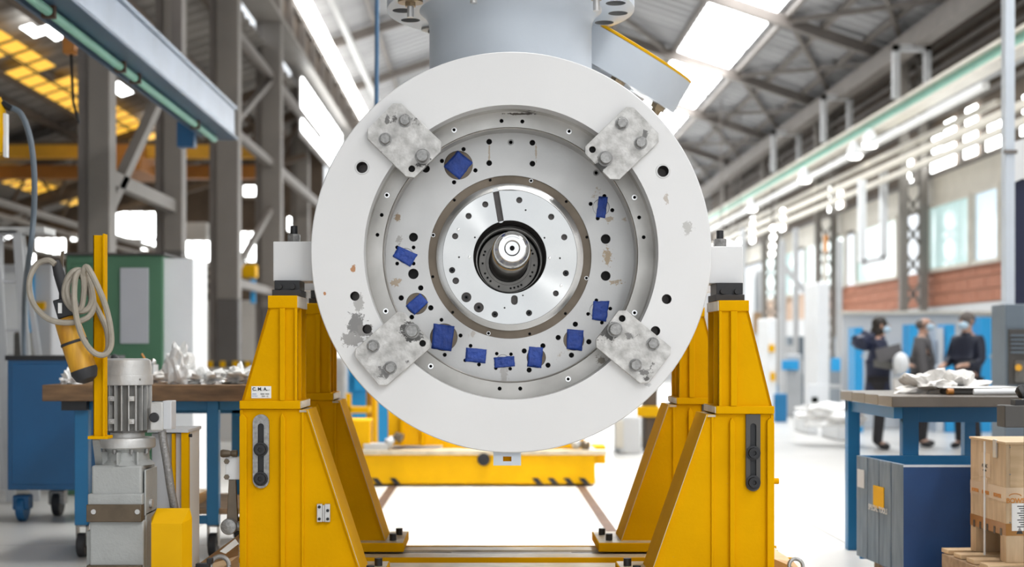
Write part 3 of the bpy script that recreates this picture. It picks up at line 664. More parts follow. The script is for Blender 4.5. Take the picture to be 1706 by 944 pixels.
# polished disc: bevelled rim then flat face with slots
R11 = 111.3*dD/F; dF = dD-.006
MB().lathe([(RF+.001, .02), (RF, .004), (RF-.012, .0), (R11+.003, -.004), (R11+.0015, .002), (R11, .002), (R11, 0)], (ax, dD-.002, azc), (0, 1, 0), 128, caps=False).build('disc_rim', M['disc'], CAS)
def c8(l): return [(700+a/2.95, 260+b_/2.95, r) for a, b_, r in l]
hF = hl(c8([(487,216,5.2),(320,237,5.2),(238,294,5.2),(644,298,5.2),(172,393,5.2),(708,398,5.2),(157,560,5.2),(716,575,5.2),(175,612,5.6),(667,674,5),(227,693,8.4),(288,743,8.4),(367,777,5.4),(535,770,5.2),
            (518,265,1.5),(269,399,1.5),(191,496,1.6),(611,401,1.5),(687,501,1.6),(415,745,1.5),(505,684,1.3)]), dF, 16)
RGp = 60.7*dG/F
slots = [slot((826, 318), (834, 366), 5.2, dF), slot((857, 497), (857, 502), 5.6, dF)]
plate('front_disc', loop(ax, azc, R11, 96), loop(ax, azc, RGp, 96), hF+slots, dF, 0.03, [M['disc'], M['bore']], CAS, hd=.025)
for (a, b_) in ((242,496),(636,501),(187,361),(692,636)):
    p = W(700+a/2.95, 260+b_/2.95, dF); MB().lathe([(.0065, .001), (.0065, -.002), (.004, -.003)], p, (0, 1, 0), 12).build('dowel_pin', M['chrome'], CAS)
for (a, b_) in ((227,693),(288,743),(157,560),(716,575),(367,777),(535,770)):
    p = W(700+a/2.95, 260+b_/2.95, dF+.015); MB().lathe([(.010, 0), (.010, -.006), (.005, -.006), (.005, 0)], p, (0, 1, 0), 14).build('sunk_screw', M['black'], CAS)
# bore with steps
MB().lathe([(RGp, .0), (RGp, .05), (RGp-.004, .055), (RGp-.004, .10), (RGp-.008, .105), (RGp-.008, .16), (RGp-.012, .165), (RGp-.012, .42)], (ax, dF+.002, azc), (0, 1, 0), 96, caps=False).build('bore_wall', M['bore'], CAS)
dI = 6.6/.913
MB().lathe([(55.5*dI/F, .05), (55.5*dI/F, 0), (53*dI/F, 0), (53*dI/F, .1)], (ax, dI, azc), (0, 1, 0), 96, caps=False).build('oil_ring', M['steel_ring'], CAS)
dH = 6.6/.893
hH = []
for g in (20, 28, 52, 75, 155, 163, 182, 205, 216, 226, 248, 275, 283, 292, 300, 328, 338, 354):
    hH.append(loop(ax+43*dH/F*math.cos(math.radians(g)), azc+43*dH/F*math.sin(math.radians(g)), 1.9*dH/F, 10))
plate('bearing_face', loop(ax, azc, 48.8*dH/F, 64), loop(ax, azc, 37.8*dH/F, 64), hH, dH, 0.05, [M['bearing'], M['hole']], CAS, hd=.02)
MB().lathe([(37.3*dH/F, 0), (33*dH/F, .0), (33*dH/F, .1)], (ax, dH+.004, azc), (0, 1, 0), 64, caps=False).build('inner_bearing_ring', M['bearing'], CAS)
MB().lathe([(RGp, 0), (.05, 0)], (ax, dH+.06, azc), (0, 1, 0), 64, caps=False).build('bore_end', M['hole'], CAS)
# shaft
dT = 6.6/1.0437
sh = MB().lathe([(.011, .03), (.011, .006), (.030, .006), (.036, .0), (.041, .0), (.060, .0), (.064, .004), (.066, .02), (.075, .035), (.079, .06), (.083, .10), (.085, .205)],
   (ax, dT, azc), (0, 1, 0), 64, caps=False).build('shaft', M['chrome'], CAS)
MB().lathe([(.0855, .200), (.0885, .204), (.0885, .213), (.0858, .216)], (ax, dT, azc), (0, 1, 0), 64, caps=False).build('brass_ring', M['gold'], sh)
MB().lathe([(.0835, .21), (.0835, .30), (.080, .31), (.080, .36), (.083, .365), (.083, .42), (.087, .43), (.087, .54), (.091, .55), (.091, .70), (.098, .71), (.098, 1.12)], (ax, dT, azc), (0, 1, 0), 64, caps=False).build('shaft_body', M['steel_ring'], sh)
MB().lathe([(.0115, 0.0), (.011, .03), (.0005, .032)], (ax, dT+.002, azc), (0, 1, 0), 24, caps=False).build('centre_hole', M['hole'], sh)
mb = MB()
for k in range(13):
    g = math.radians(55+k*6); mb.box(ax+.051*math.cos(g)-.0012, ax+.051*math.cos(g)+.0012, dT-.0008, dT+.001, azc+.051*math.sin(g)-.002, azc+.051*math.sin(g)+.002)
mb.build('stamped_mark', M['bolt'], sh)
# clamp plates
clamps = [
 ([(654.7,172.2),(669,172.2),(735.6,236.3),(733.8,252.4),(690.6,295.6),(676.3,293.8),(612.2,230.9),(612.2,214.7)], [(674.5,201),(642,232)], (704,260.7), (686,281)),
 ([(1043.2,178),(1055.8,178.7),(1097.2,221.9),(1097.2,236.3),(1032.4,298.5),(1016.3,298.1),(974.9,256),(974.9,243.5)], [(1036,205.7),(1067.3,238)], (1008.3,264.3), (987,249)),
 ([(662,519.2),(673.2,520.1),(716,566.8),(716.7,579.5),(644.6,641.5),(631.9,641.5),(591.5,593.8),(592.1,581.1)], [(621.7,576.4),(650.3,612.3)], (686.8,551), (704,571.6)),
 ([(1030.7,516.9),(1043.4,516.9),(1118,578),(1116.5,590.7),(1081.5,636.7),(1066.2,638.3),(993.2,578),(993.2,565.2)], [(1087.5,572.5),(1058.6,608)], (1024.3,548.4), (1036.4,530.3))]
dK = 6.562
def hexbolt(px, py, d, r, h, parent, mname='bolt', washer=True, shank=0.0):
    p = W(px, py, d); mb = MB()
    if washer: mb.lathe([(r*1.18, 0), (r*1.18, -.004), (r*.5, -.004)], p, (0, 1, 0), 20)
    if shank:
        mb.lathe([(r*.93, 0), (r*.93, -shank), (r*.85, -shank-.004)], p, (0, 1, 0), 24)
    else:
        mb.lathe([(r, -.004), (r, -h), (r*.86, -h-.004)], p, (0, 1, 0), 6, ph=random.random())
        mb.lathe([(r*.8, -h-.0035), (r*.78, -h-.006)], p, (0, 1, 0), 20)
    return mb.build('bolt', M[mname], parent, smooth=30)
for poly, bl, big, hole_ in clamps:
    pw = [(W(a, b_, dK).x, W(a, b_, dK).z) for a, b_ in poly]
    o = plate('clamp_plate', pw, None, hl([(hole_[0], hole_[1], 5.5)], dK, 20), dK, 0.038, [M['galv'], M['hole']], CAS, hd=.036)
    bv = o.modifiers.new('b', 'BEVEL'); bv.width = .0015; bv.segments = 1; bv.limit_method = 'ANGLE'; bv.angle_limit = math.radians(50)
    for a, b_ in bl: hexbolt(a, b_, dK, .026, .020, o)
    hexbolt(big[0], big[1], dK, .030, .05, o, 'bolt', True, .045)
    # standoff post behind the big bolt reaching the end plate
    p = W(big[0], big[1], dK+.04); MB().cyl(p, (p.x, dC, p.z), .024, n=16).build('bolt_shank', M['bolt'], o)
# bottom lug
q0, q1 = W(822, 752, 6.63), W(868, 775, 6.63)
plate('bottom_lug', [(q0.x, q1.z), (q1.x, q1.z), (q1.x, q0.z+.05), (q0.x, q0.z+.05)], None, [[(W(838, 759, 6.63).x, W(0, 768, 6.63).z), (W(852, 759, 6.63).x, W(0, 768, 6.63).z), (W(852, 0, 6.63).x, W(0, 760, 6.63).z), (W(838, 0, 6.63).x, W(0, 760, 6.63).z)]],
      6.63, .03, [M['grey_blue'], M['yellow']], CAS, hd=.028)
# casing body and rear flange
MB().lathe([(.80, .1), (.83, .11), (.83, 1.0), (.78, 1.02), (.78, 2.3), (.3, 2.4)], (ax, dA, azc), (0, 1, 0), 72, caps=False).build('casing_barrel', M['flange_white'], CAS, smooth=40)
MB().lathe([(.60, 1.0), (.86, 1.0), (.86, 1.1), (.60, 1.1)], (ax, dA, azc), (0, 1, 0), 72).build('rear_flange', M['flange_white'], CAS, smooth=40)
# trunnion blocks, front and rear, both sides
def trunnion(px0, px1, py0, py1, d, front=True):
    x0, x1 = X(px0, d), X(px1, d); z1, z0 = Z(py0, d), Z(py1, d)
    o = MB().box(min(x0, x1), max(x0, x1), d, d+.24, z0, z1).build('trunnion_block', M['flange_white'], CAS, bevel=.004)
    return o, (x0+x1)/2, z0, z1
tL = trunnion(455, 560, 402, 468, 6.72); tR = trunnion(1130, 1238, 410, 472, 6.72)
trunnion(480, 590, 426, 483, 7.85); trunnion(1100, 1190, 430, 486, 7.85)
for (px, py, tb_, d) in ((486, 402, tL, 6.80), (1204, 410, tR, 6.80)):
    p = W(px, py, 6.72); x = p.x; z = tb_[3]
    MB().lathe([(.030, 0), (.030, .004), (.024, .004)], (x, d, z), (0, 0, 1), 20).lathe([(.033, .002), (.033, .036), (.03, .04)], (x, d, z), (0, 0, 1), 6).build('nut', M['bolt'], tb_[0])
    MB().cyl((x, d, z), (x, d, z+.08), .0175, n=16).build('stud', M['black'], tb_[0])
# top nozzle
nd = 7.5; ncx, ncz = X(850.5, nd), Z(20, nd)
MB().lathe([(.427, -1.0), (.427, -.09), (.435, -.05), (.455, -.02), (.48, 0)], (ncx, nd, ncz), (0, 0, 1), 96, caps=False).build('nozzle_neck', M['grey_blue'], CAS, smooth=60)
# flange built as a real plate lying flat: make in XZ then turn
def ring_plate(name, c, u, v, nrm, r0, r1, th, holes, mats, parent):
    """annular plate at c in plane u,v with through-looking holes; nrm points away from the visible face"""
    bm = bmesh.new(); edges = []; u, v, nrm, c = map(Vector, (u, v, nrm, c))
    def mk(lp):
        vs = [bm.verts.new(c+u*a+v*b_) for a, b_ in lp]
        return vs, [bm.edges.new((vs[i], vs[(i+1) % len(vs)])) for i in range(len(vs))]
    ov, e = mk(loop(0, 0, r1, 96)); edges += e
    iv, e = mk(loop(0, 0, r0, 64)); edges += e
    hs = []
    for h in holes:
        vv, e = mk(h); edges += e; hs.append(vv)
    bmesh.ops.triangle_fill(bm, use_beauty=True, use_dissolve=False, edges=edges)
    def wall(vs, mi, cap):
        bk = [bm.verts.new(q.co+nrm*(th-(.002 if cap else 0))) for q in vs]; n = len(vs)
        for i in range(n):
            f = bm.faces.new((vs[i], vs[(i+1) % n], bk[(i+1) % n], bk[i])); f.material_index = mi; f.smooth = True
        if cap: bm.faces.new(bk).material_index = mi
        return bk
    b1 = wall(ov, 0, False); wall(iv, 0, False)
    bm.faces.new(b1)
    for h in hs: wall(h, 1, True)
    bmesh.ops.recalc_face_normals(bm, faces=bm.faces)
    me = bpy.data.meshes.new(name)
    for q in bm.verts: q.co -= ORG[parent.name]
    bm.to_mesh(me); bm.free()
    for q in mats: me.materials.append(q)
    me.set_sharp_from_angle(angle=math.radians(35))
    o = bpy.data.objects.new(name, me); COL.objects.link(o); o.parent = parent; ORG[o.name] = ORG[parent.name]; return o
M['hole_paint'] = mat('grey_hole_wall', (0.22, 0.22, 0.22), 0.7)
hs = []; NP = 16
for k in range(NP):
    g = math.radians(3+22.5*k); hs.append(loop(.57*math.cos(g), .57*math.sin(g), .052, 20))
tf = ring_plate('nozzle_flange', (ncx, nd, ncz), (1, 0, 0), (0, 1, 0), (0, 0, 1), .44, .65, .13, hs, [M['grey_blue'], M['hole_paint']], CAS)
for k in (2, 9, 14, 4, 6, 11):
    g = math.radians(3+22.5*k); c = Vector((ncx+.57*math.cos(g), nd+.57*math.sin(g), ncz))
    MB().lathe([(.064, 0), (.064, .012), (.03, .013)], c, (0, 0, -1), 28).lathe([(.03, .012), (.03, .03)], c, (0, 0, -1), 6).build('washer', M['brass_dull'] if k in (9, 14) else M['bolt'], tf)
    MB().cyl(c-Vector((0, 0, .03)), c-Vector((0, 0, .085)), .017, n=14).build('stud', M['steel'], tf)
# inclined side nozzle
sd = 8.45
u = Vector((.865, 0, -.50)).normalized(); v = Vector((0, .975, .205)).normalized(); nr = v.cross(u).normalized()
if nr.z < 0: nr = -nr
topc = W(992, 50, sd); bot = topc-nr*.195
hs = [loop(.55*math.cos(2*PI*k/20+.1), .55*math.sin(2*PI*k/20+.1), .045, 18) for k in range(20)]
sf = ring_plate('side_nozzle_flange', bot, u, v, nr, .38, .645, .195, hs, [M['grey_blue'], M['hole_paint']], CAS)
MB().lathe([(.60, .197), (.645, .197), (.650, .199), (.650, .212), (.645, .214), (.1, .214)], bot, nr, 96).build('yellow_gasket', M['yellow_bright'], sf)
MB().lathe([(.36, .02), (.34, -.1), (.34, -.5)], bot, nr, 64, caps=False).build('side_nozzle_neck', M['grey_blue'], CAS)
for k in (19, 16):
    g = 2*PI*k/20+.1; c = bot+u*(.55*math.cos(g))+v*(.55*math.sin(g))
    MB().cyl(c, c-nr*.03, .045, n=6).cyl(c-nr*.03, c-nr*.06, .03, n=14).build('nut', M['brass_dull'], sf)
p = W(1108, 111, 7.3)

# ================================================================== STANDS
def stand(side, d, label):
    """side -1 left, +1 right; built at the front plane 6.55 then moved to depth d"""
    f = 6.55; P = lambda px: X(px, f); Q = lambda py: Z(py, f)
    if side < 0:
        xi, xcap, xo = P(495), P(446), P(399); capt, capb, lt, lb_ = Q(492), Q(513), Q(667), Q(682)
        xg0, xg1 = P(510), P(600); ribs_u = (P(466), P(475)); ribs_l = [(P(399), P(411)), (P(467), P(475))]; ibase = P(640)
    else:
        xi, xcap, xo = P(1198), P(1248), P(1290); capt, capb, lt, lb_ = Q(500), Q(518), Q(676), Q(690)
        xg0, xg1 = P(1180), P(1087); ribs_u = (P(1217), P(1228)); ribs_l = [(P(1278), P(1290)), (P(1216), P(1224))]; ibase = P(1038)
    s = side; dp = .34; B = .26
    t = empty('support_stand', ((xi+xo)/2, f, 0.21), label, 'stand', None)
    # support bearing under the trunnion stays with the stand
    cap = MB().box(min(xi, xcap), max(xi, xcap), f, f+dp, capb, capt).build('cap_plate', M['yellow'], t, bevel=.003)
    MB().box(min(xi, xi-s*.004), max(xi, xi-s*.004), f+.004, f+dp-.004, capb+.003, capt-.003).build('worn_edge_strip', M['dark_edge'], cap)
    mid = (xi+xcap)/2+s*(-.0)
    zb = capt; zt = (Z(468, 6.72) if side < 0 else Z(472, 6.72))
    bx0, bx1 = (X(457, 6.7), X(503, 6.7)) if side < 0 else (X(1188, 6.7), X(1236, 6.7))
    br = MB().box(bx0, bx1, f+.08, f+.30, zb, zb+.03).build('bearing_pad', M['rubber'], t, bevel=.002)
    MB().box(bx0+.008, bx1-.004, f+.10, f+.28, zb+.03, zt).build('bearing_block', M['black'], br, bevel=.002)
    for xx in (bx0+.035, bx1-.035):
        MB().cyl((xx, f+.095, zb+.044), (xx, f+.075, zb+.044), .012, n=12).build('screw', M['black'], br)
    # upper column: front plate, vertical flanges, recessed inner side
    up = MB().prism([(xi, lt), (xi, capb), (xcap-(-s)*0, capb), (xo-s*.008, lt)] if True else [], f+.012, f+.03).build('upper_front_plate', M['yellow'], t)
    MB().prism([(xi, lt), (xi, capb), (xcap, capb), (xo-s*.008, lt)], f+dp-.03, f+dp-.012).build('upper_back_plate', M['yellow'], t)
    MB().box(min(ribs_u), max(ribs_u), f-.008, f+.012, lt, capb).build('upper_rib', M['yellow'], t, bevel=.003)
    MB().box(min(xi, xi+s*.012), max(xi, xi+s*.012), f-.004, f+.03, lt, capb).build('upper_rib', M['yellow'], t, bevel=.002)
    MB().box(min(xi+s*.05, xi+s*.065), max(xi+s*.05, xi+s*.065), f+.03, f+dp-.03, lt, capb).build('upper_web', M['yellow'], t)
    MB().box(min(xi, xi+s*.05), max(xi, xi+s*.05), f+.15, f+.165, lt, capb).build('upper_web', M['yellow'], t)
    MB().prism([(xo-s*.008, lt), (xcap, capb), (xcap-s*.012, capb), (xo-s*.02, lt)], f+.012, f+dp-.012).build('outer_side_plate', M['yellow'], t)
    # ledge
    lg = MB().box(min(xi-s*.015, xo), max(xi-s*.015, xo), f-.006, f+dp, lb_+.002, lt).build('ledge_plate', M['yellow'], t, bevel=.004)
    MB().box(min(xi-s*.015, xi-s*.019), max(xi-s*.015, xi-s*.019), f-.002, f+dp-.004, lb_+.006, lt-.003).build('worn_edge_strip', M['dark_edge'], lg)
    # lower body
    xi2 = xi-s*(.03 if side < 0 else .035)
    MB().prism([(xo, B), (xg1, B), (xg0, lb_), (xo, lb_)], f+.016, f+.036).build('lower_front_plate', M['yellow'], t)
    MB().prism([(xo, B), (xg1, B), (xg0, lb_), (xo, lb_)], f+dp-.036, f+dp-.016).build('lower_back_plate', M['yellow'], t)
    MB().box(min(xo, xo-s*.014), max(xo, xo-s*.014), f+.01, f+dp, B, lb_).build('outer_side_plate', M['yellow'], t)
    for r_ in ribs_l: MB().prism([(r_[0], B), (r_[1], B), (r_[1], lb_-.04), (r_[0]+(r_[1]-r_[0])*.4, lb_-.015), (r_[0], lb_-.03)], f-.004, f+.018).build('lower_rib', M['yellow'], t, bevel=.003)
    MB().box(min(xi2, xi2+s*.012), max(xi2, xi2+s*.012), f+.006, f+.018, B, lb_).build('lower_rib', M['yellow'], t, bevel=.003)
    # sloping inner flange
    dx = xg1-xg0; dz = B-lb_; ln = math.hypot(dx, dz); nx, nz = (-dz/ln, dx/ln); nx, nz = (nx, nz) if nx*(-s) > 0 else (-nx, -nz)
    th = .009
    fl = MB().prism([(xg0, lb_), (xg1, B), (xg1+nx*th, B), (xg0+nx*th, lb_)], f, f+dp-.02).build('sloping_flange', M['yellow'], t)
    MB().prism([(xg0+nx*th*.7, lb_), (xg1+nx*th*.7, B), (xg1+nx*th*1.03, B), (xg0+nx*th*1.03, lb_)], f-.0012, f-.0002).build('worn_edge_strip', M['dark_edge'], fl)
    MB().prism([(xi2+s*.02, lb_-.002), (xg0+nx*th, lb_-.002), (xg0+nx*th, lb_-.012), (xi2+s*.02, lb_-.012)], f+.004, f+dp-.02).build('top_lip', M['dark_edge'], t)
    # slotted adjuster
    if side < 0: sx0, sx1, sz1, sz0, sy = P(421), P(448), Q(690), Q(813), (748, 797); scx = 433
    else: sx0, sx1, sz1, sz0, sy = P(1243), P(1267), Q(690), Q(818), (754, 803); scx = 1256
    r = abs(sx1-sx0)/2; cx = (sx0+sx1)/2
    lp = []
    for i in range(13): a = PI*i/12; lp.append((cx+r*math.cos(a), (sz1-r if side < 0 else sz1)+(r*math.sin(a) if side < 0 else 0))) if side < 0 or i in (0, 12) else None
    for i in range(13): a = PI+PI*i/12; lp.append((cx+r*math.cos(a), sz0+r+r*math.sin(a)))
    inn = []
    for i in range(9): a = PI*i/8; inn.append((cx+.014*math.cos(a), sz1-.055+.014*math.sin(a)))
    for i in range(9): a = PI+PI*i/8; inn.append((cx+.014*math.cos(a), sz0+.045+.014*math.sin(a)))
    sl = plate('slotted_plate', lp, None, [inn], f+.001, .014, [M['bolt'] if side < 0 else M['dark_grey'], M['black']], t, hd=.012)
    for yy in sy:
        p = W(scx+1, yy, f)
        MB().lathe([(.033, 0), (.033, -.006), (.025, -.007), (.023, -.022), (.011, -.022), (.010, -.012)], (cx, f, p.z), (0, 1, 0), 28).build('cap_screw', M['black'], sl)
    # base plate with bolts
    x0, x1 = sorted((xo+s*.02, ibase))
    bpz = MB().box(x0, x1, f-.08, f+dp+.06, .212, B).build('base_plate', M['yellow'], t, bevel=.004)
    MB().box(x0+.006, x1-.006, f-.07, f+dp+.052, B, B+.0015).build('cream_top', M['dark_edge'], bpz)  # thin cream sheet over the upper face of the base plate
    for yy in (f+.02, f+.25):
        xx = ibase+s*.045+ (s*.02 if yy < f+.1 else 0)
        MB().cyl((xx, yy, B), (xx, yy, B+.038), .019, n=18).build('bolt', M['black'], bpz)
    return t
sL = stand(-1, 6.55, 'left front yellow steel support stand with a round-ended slot and a paper plate')
sR = stand(1, 6.55, 'right front yellow steel support stand with black slotted plate')
dd = 1.13
sL2 = dup(sL, (.03, dd, 0), 'left rear yellow support stand, half behind the white flange')
sR2 = dup(sR, (-.03, dd, 0), 'right rear yellow support stand, behind the right front one')
# extras on the front stands
f = 6.55
def plate_label(px0, px1, py0, py1, d, parent, name='nameplate'):
    return MB().box(X(px0, d), X(px1, d), d-.003, d-.0005, Z(py1, d), Z(py0, d)).build(name, M['paper'], parent)
def text(body, px, py, d, size_px, m, parent, name='lettering', align='CENTER', rot=None, sx=1.0, loc=None, bold=False, origin=None):
    c = bpy.data.curves.new(name, 'FONT'); c.body = body; c.size = size_px*d/F; c.extrude = .0004; c.align_x = align; c.align_y = 'CENTER'
    if bold: c.offset = c.size*.03
    o = bpy.data.objects.new(name, c); COL.objects.link(o)
    o.rotation_euler = rot if rot else (PI/2, 0, 0); p = Vector(loc) if loc is not None else W(px, py, d)
    c.materials.append(M[m]); o.scale = (sx, 1, 1)
    bpy.context.view_layer.update()
    me = bpy.data.meshes.new_from_object(o.evaluated_get(bpy.context.evaluated_depsgraph_get()))
    o2 = bpy.data.objects.new(name, me); COL.objects.link(o2); o2.rotation_euler = o.rotation_euler; o2.scale = o.scale
    bpy.data.objects.remove(o); bpy.data.curves.remove(c); o = o2
    o.parent = parent; o.location = p-ORG[parent.name]; ORG[o.name] = ORG[parent.name]
    return o
lbp = plate_label(419, 452, 643, 663, f+.011, sL)
text('C. M. A.', 433, 648, f+.006, 7.5, 'ink', lbp, bold=True); text('s.r.l.', 447, 649.5, f+.006, 3, 'ink', lbp)
text('MADE', 424, 656, f+.006, 2.6, 'ink_blue', lbp); text('IN ITALY', 425, 659.5, f+.006, 2.4, 'ink_blue', lbp); text('SERIE  0450', 441, 656, f+.006, 3, 'ink', lbp); text('TIPO  12', 441, 660, f+.006, 3, 'ink', lbp)
br = MB().box(X(528, f), X(537, f), f-.006, f+.014, Z(869, f), Z(839, f)).box(X(541, f), X(550, f), f-.006, f+.014, Z(869, f), Z(839, f)).box(X(537, f), X(541, f), f-.0, f+.014, Z(869, f), Z(841, f)).build('guide_block', M['steel'], sL, bevel=.002)
for a, b_ in ((532, 844), (532, 864), (546, 850), (546, 864)):
    p = W(a, b_, f-.006); MB().cyl(p, p-Vector((0, .006, 0)), .007, n=10).build('screw', M['black'], br)
MB().cyl((X(1288, f), f+.12, Z(805, f)), (X(1306, f), f+.12, Z(805, f)), .014, n=16).build('locating_pin', M['yellow'], sR)
# crank lever on the left stand
t = empty('crank_bracket', W(384, 780, f+.05), 'white bracket with steel crank lever on the left front stand', 'crank')
cb = MB().box(X(373, f), X(398, f), f+.04, f+.08, Z(800, f), Z(762, f)).build('bracket_plate', M['flange_white'], t, bevel=.003)
for yy in (768, 794):
    p = W(378, yy, f+.04); MB().cyl(p, p-Vector((0, .012, 0)), .013, n=6).build('bolt', M['bronze'], cb)
MB().lathe([(.016, 0), (.019, .01), (.016, .035), (.012, .045), (.016, .055), (.016, .075)], W(368, 755, f+.03), (1, 0, 0), 16).build('handle_knob', M['leather'], t)
MB().prism([(X(378, f), Z(800, f)), (X(390, f), Z(800, f)), (X(394, f), Z(880, f)), (X(374, f), Z(880, f))], f+.045, f+.062).build('lever_arm', M['bronze'], t, bevel=.003)
p = W(381, 877, f+.02); MB().lathe([(.004, -.012), (.014, -.012), (.034, -.008), (.038, .0), (.038, .04)], p, (0, 1, 0), 28).lathe([(.022, .01), (.022, .07)], p+Vector((.0, .03, 0)), (1, 0, 0), 16).build('lever_hub', M['bolt'], t)

# bed under the stands
t = empty('base_frame', (ax, 7.3, 0), 'long slotted steel base frame under the yellow stands', 'frame')
def tbeam(y0, y1, z):
    o = MB().box(-1.4, 1.6, y0, y0+.02, 0.0, z).box(-1.4, 1.6, y1-.02, y1, 0, z).box(-1.4, 1.6, y0+.02, y1-.02, 0, z-.035).build('cross_beam', M['yellow'], t)
    w3 = (y1-y0-.04)/3
    for k in range(3):
        if k == 1: continue
        MB().box(-1.38, 1.58, y0+.02+k*w3, y0+.02+(k+1)*w3-.012, z-.035, z-.002).build('slide_rail', M['dark_edge'], o, bevel=.001)
    MB().box(-1.38, 1.58, y0+.02+w3, y0+.02+2*w3-.012, z-.035, z-.01).build('slide_rail', M['steel'], o)
tbeam(7.40, 7.86, .211); tbeam(6.30, 6.98, .211)
for x_ in (-.95, 1.15): MB().box(x_-.06, x_+.06, 6.9, 8.1, .0, .2).build('side_beam', M['rusty'], t)
MB().box(-1.4, 1.6, 7.02, 7.24, .0, .209).build('cross_beam', M['dark_edge'], t)
MB().box(-1.4, 1.6, 7.86, 8.2, .0, .15).build('cross_beam', M['yellow'], t)
for a, b_ in ((612, 752), (952, 1010)):
    MB().box(X(a, 7.6), X(b_, 7.6), 7.595, 7.602, .21, .2118).build('slot_line', M['black'], t)

# ================================================================== GEAR MOTOR (left foreground)
gd = 6.3
GM = empty('gear_motor', (X(205, gd), gd+.1, 0), 'grey upright gear motor with finned aluminium body, left of the stands', 'motor')
cx, cy = X(212.5, gd+.12), gd+.12
rr = 41*gd/F
zf = lambda py: Z(py, gd)
n8 = 32
fc = MB().lathe([(rr*.80, zf(597)), (rr*.93, zf(600)), (rr*.99, zf(612)), (rr*1.0, zf(638))], (cx, cy, 0), (0, 0, 1), n8).build('fan_cover', M['alu'], GM, smooth=30)
MB().lathe([(rr*1.02, zf(625)), (rr*1.03, zf(627)), (rr*1.03, zf(641)), (rr*1.0, zf(642))], (cx, cy, 0), (0, 0, 1), n8).build('clamp_band', M['alu'], fc)
for a in (-.75, .75): 
    p = Vector((cx+rr*1.02*math.sin(a), cy-rr*1.02*math.cos(a), zf(632))); MB().blob(p, (.006, .006, .006), 1).build('screw', M['bolt'], fc)
mb_ = MB().cyl((cx, cy, zf(722)), (cx, cy, zf(641)), rr*.80, n=32).build('stator_core', M['fin_dark'], GM)  # core coloured darker than the fins, painting the shade in their gaps
for k in range(-7, 8):        # vertical cooling fins facing the camera and the sides
    a = k*.105*PI*.9
    dirv = Vector((math.sin(a), -math.cos(a), 0)); tv = Vector((math.cos(a), math.sin(a), 0))
    MB().obox(Vector((cx, cy, (zf(640)+zf(718))/2))+dirv*rr*.88, dirv*rr*.105, tv*.0022, Vector((0, 0, (zf(640)-zf(718))/2))).build('cooling_fin', M['alu'], mb_)
for k in (-1, 1):
    for zc in (664, 702):
        p = Vector((cx+k*.045, cy-rr*.98, zf(zc))); o = MB().obox(p, (.012, 0, 0), (0, .01, 0), (0, 0, .011)).cyl(p-Vector((0, .008, 0)), p-Vector((0, .016, 0)), .006, n=8).build('lug', M['alu'], mb_, bevel=.002)
MB().lathe([(rr*.7, zf(730)), (rr*.7, zf(720)), (rr*.82, zf(718))], (cx, cy, 0), (0, 0, 1), 32).build('motor_foot', M['alu'], GM)
fl = MB().lathe([(rr*1.1, zf(748)), (rr*1.14, zf(746)), (rr*1.14, zf(734)), (rr*1.1, zf(731)), (rr*.7, zf(730))], (cx, cy, 0), (0, 0, 1), 40).build('motor_flange', M['alu'], GM)
for a in (-1.0, -.3, .4, 1.1):
    p = Vector((cx+rr*1.0*math.sin(a), cy-rr*1.0*math.cos(a), zf(749))); MB().cyl(p, p-Vector((0, 0, .02)), .009, n=6).build('bolt', M['bolt'], fl)
MB().lathe([(rr*1.12, zf(776)), (rr*.9, zf(768)), (rr*.88, zf(755)), (rr*1.0, zf(748))], (cx, cy, 0), (0, 0, 1), 32).build('adapter_bell', M['grey_cast'], GM)
for a in (-.9, -.1, .6): 
    dv = Vector((math.sin(a), -math.cos(a), 0)); MB().obox(Vector((cx, cy, zf(764)))+dv*rr*.98, dv*.02, Vector((-dv.y, dv.x, 0))*.004, (0, 0, .028)).build('web_rib', M['grey_cast'], GM)
gx0, gx1 = X(152, gd), X(238, gd); gx2 = X(262, gd+.24)
gb = MB().box(gx0, gx2-.015, gd, gd+.26, zf(836), zf(775)).build('gearbox_housing', M['grey_cast'], GM, bevel=.01)
MB().box(gx0-.012, gx1, gd-.014, gd+.2, zf(845), zf(822)).build('shoulder', M['grey_cast'], GM, bevel=.005)
MB().box(gx1, gx2, gd+.02, gd+.24, zf(860), zf(783)).build('side_casting', M['grey_cast'], GM, bevel=.008)
MB().box(gx0-.006, gx1+.006, gd-.006, gd+.24, 0.03, zf(866)).build('lower_housing', M['grey_cast'], GM, bevel=.008)
MB().box(gx1, gx2+.0, gd+.03, gd+.22, .03, zf(855)).build('lower_side_casting', M['grey_cast'], GM, bevel=.01)
bd = MB().box(gx0-.014, gx1+.001, gd-.03, gd+.2, zf(868), zf(839)).build('strap_plate', M['leather'], GM, bevel=.003)
for px in (156, 229):
    p = W(px, 852, gd-.03); MB().cyl(p, p-Vector((0, .005, 0)), .011, n=18).build('bolt', M['steel'], bd)
b2 = MB().box(gx0-.014, gx1+.001, gd-.03, gd+.2, zf(972), zf(940)).build('strap_plate', M['leather'], GM, bevel=.003)
MB().box(gx0-.05, gx2+.06, gd-.06, gd+.3, 0, .03).build('foot_plate', M['grey_cast'], GM, bevel=.004)
MB().box(gx0-.03, gx0+.0, gd+.03, gd+.2, .03, zf(885)).build('rear_lug', M['grey_cast'], GM, bevel=.006)
p = Vector((gx2, gd+.1, zf(842))); MB().cyl(p-Vector((.02, 0, 0)), p+Vector((.012, 0, 0)), .02, n=16).build('oil_plug', M['steel'], GM)
mb = MB()
for px, py in ((238, 688), ): pass
for z in (zf(800), zf(820)): mb.box(gx0+.02, gx1-.03, gd-.004, gd+.01, z-.001, z+.001)
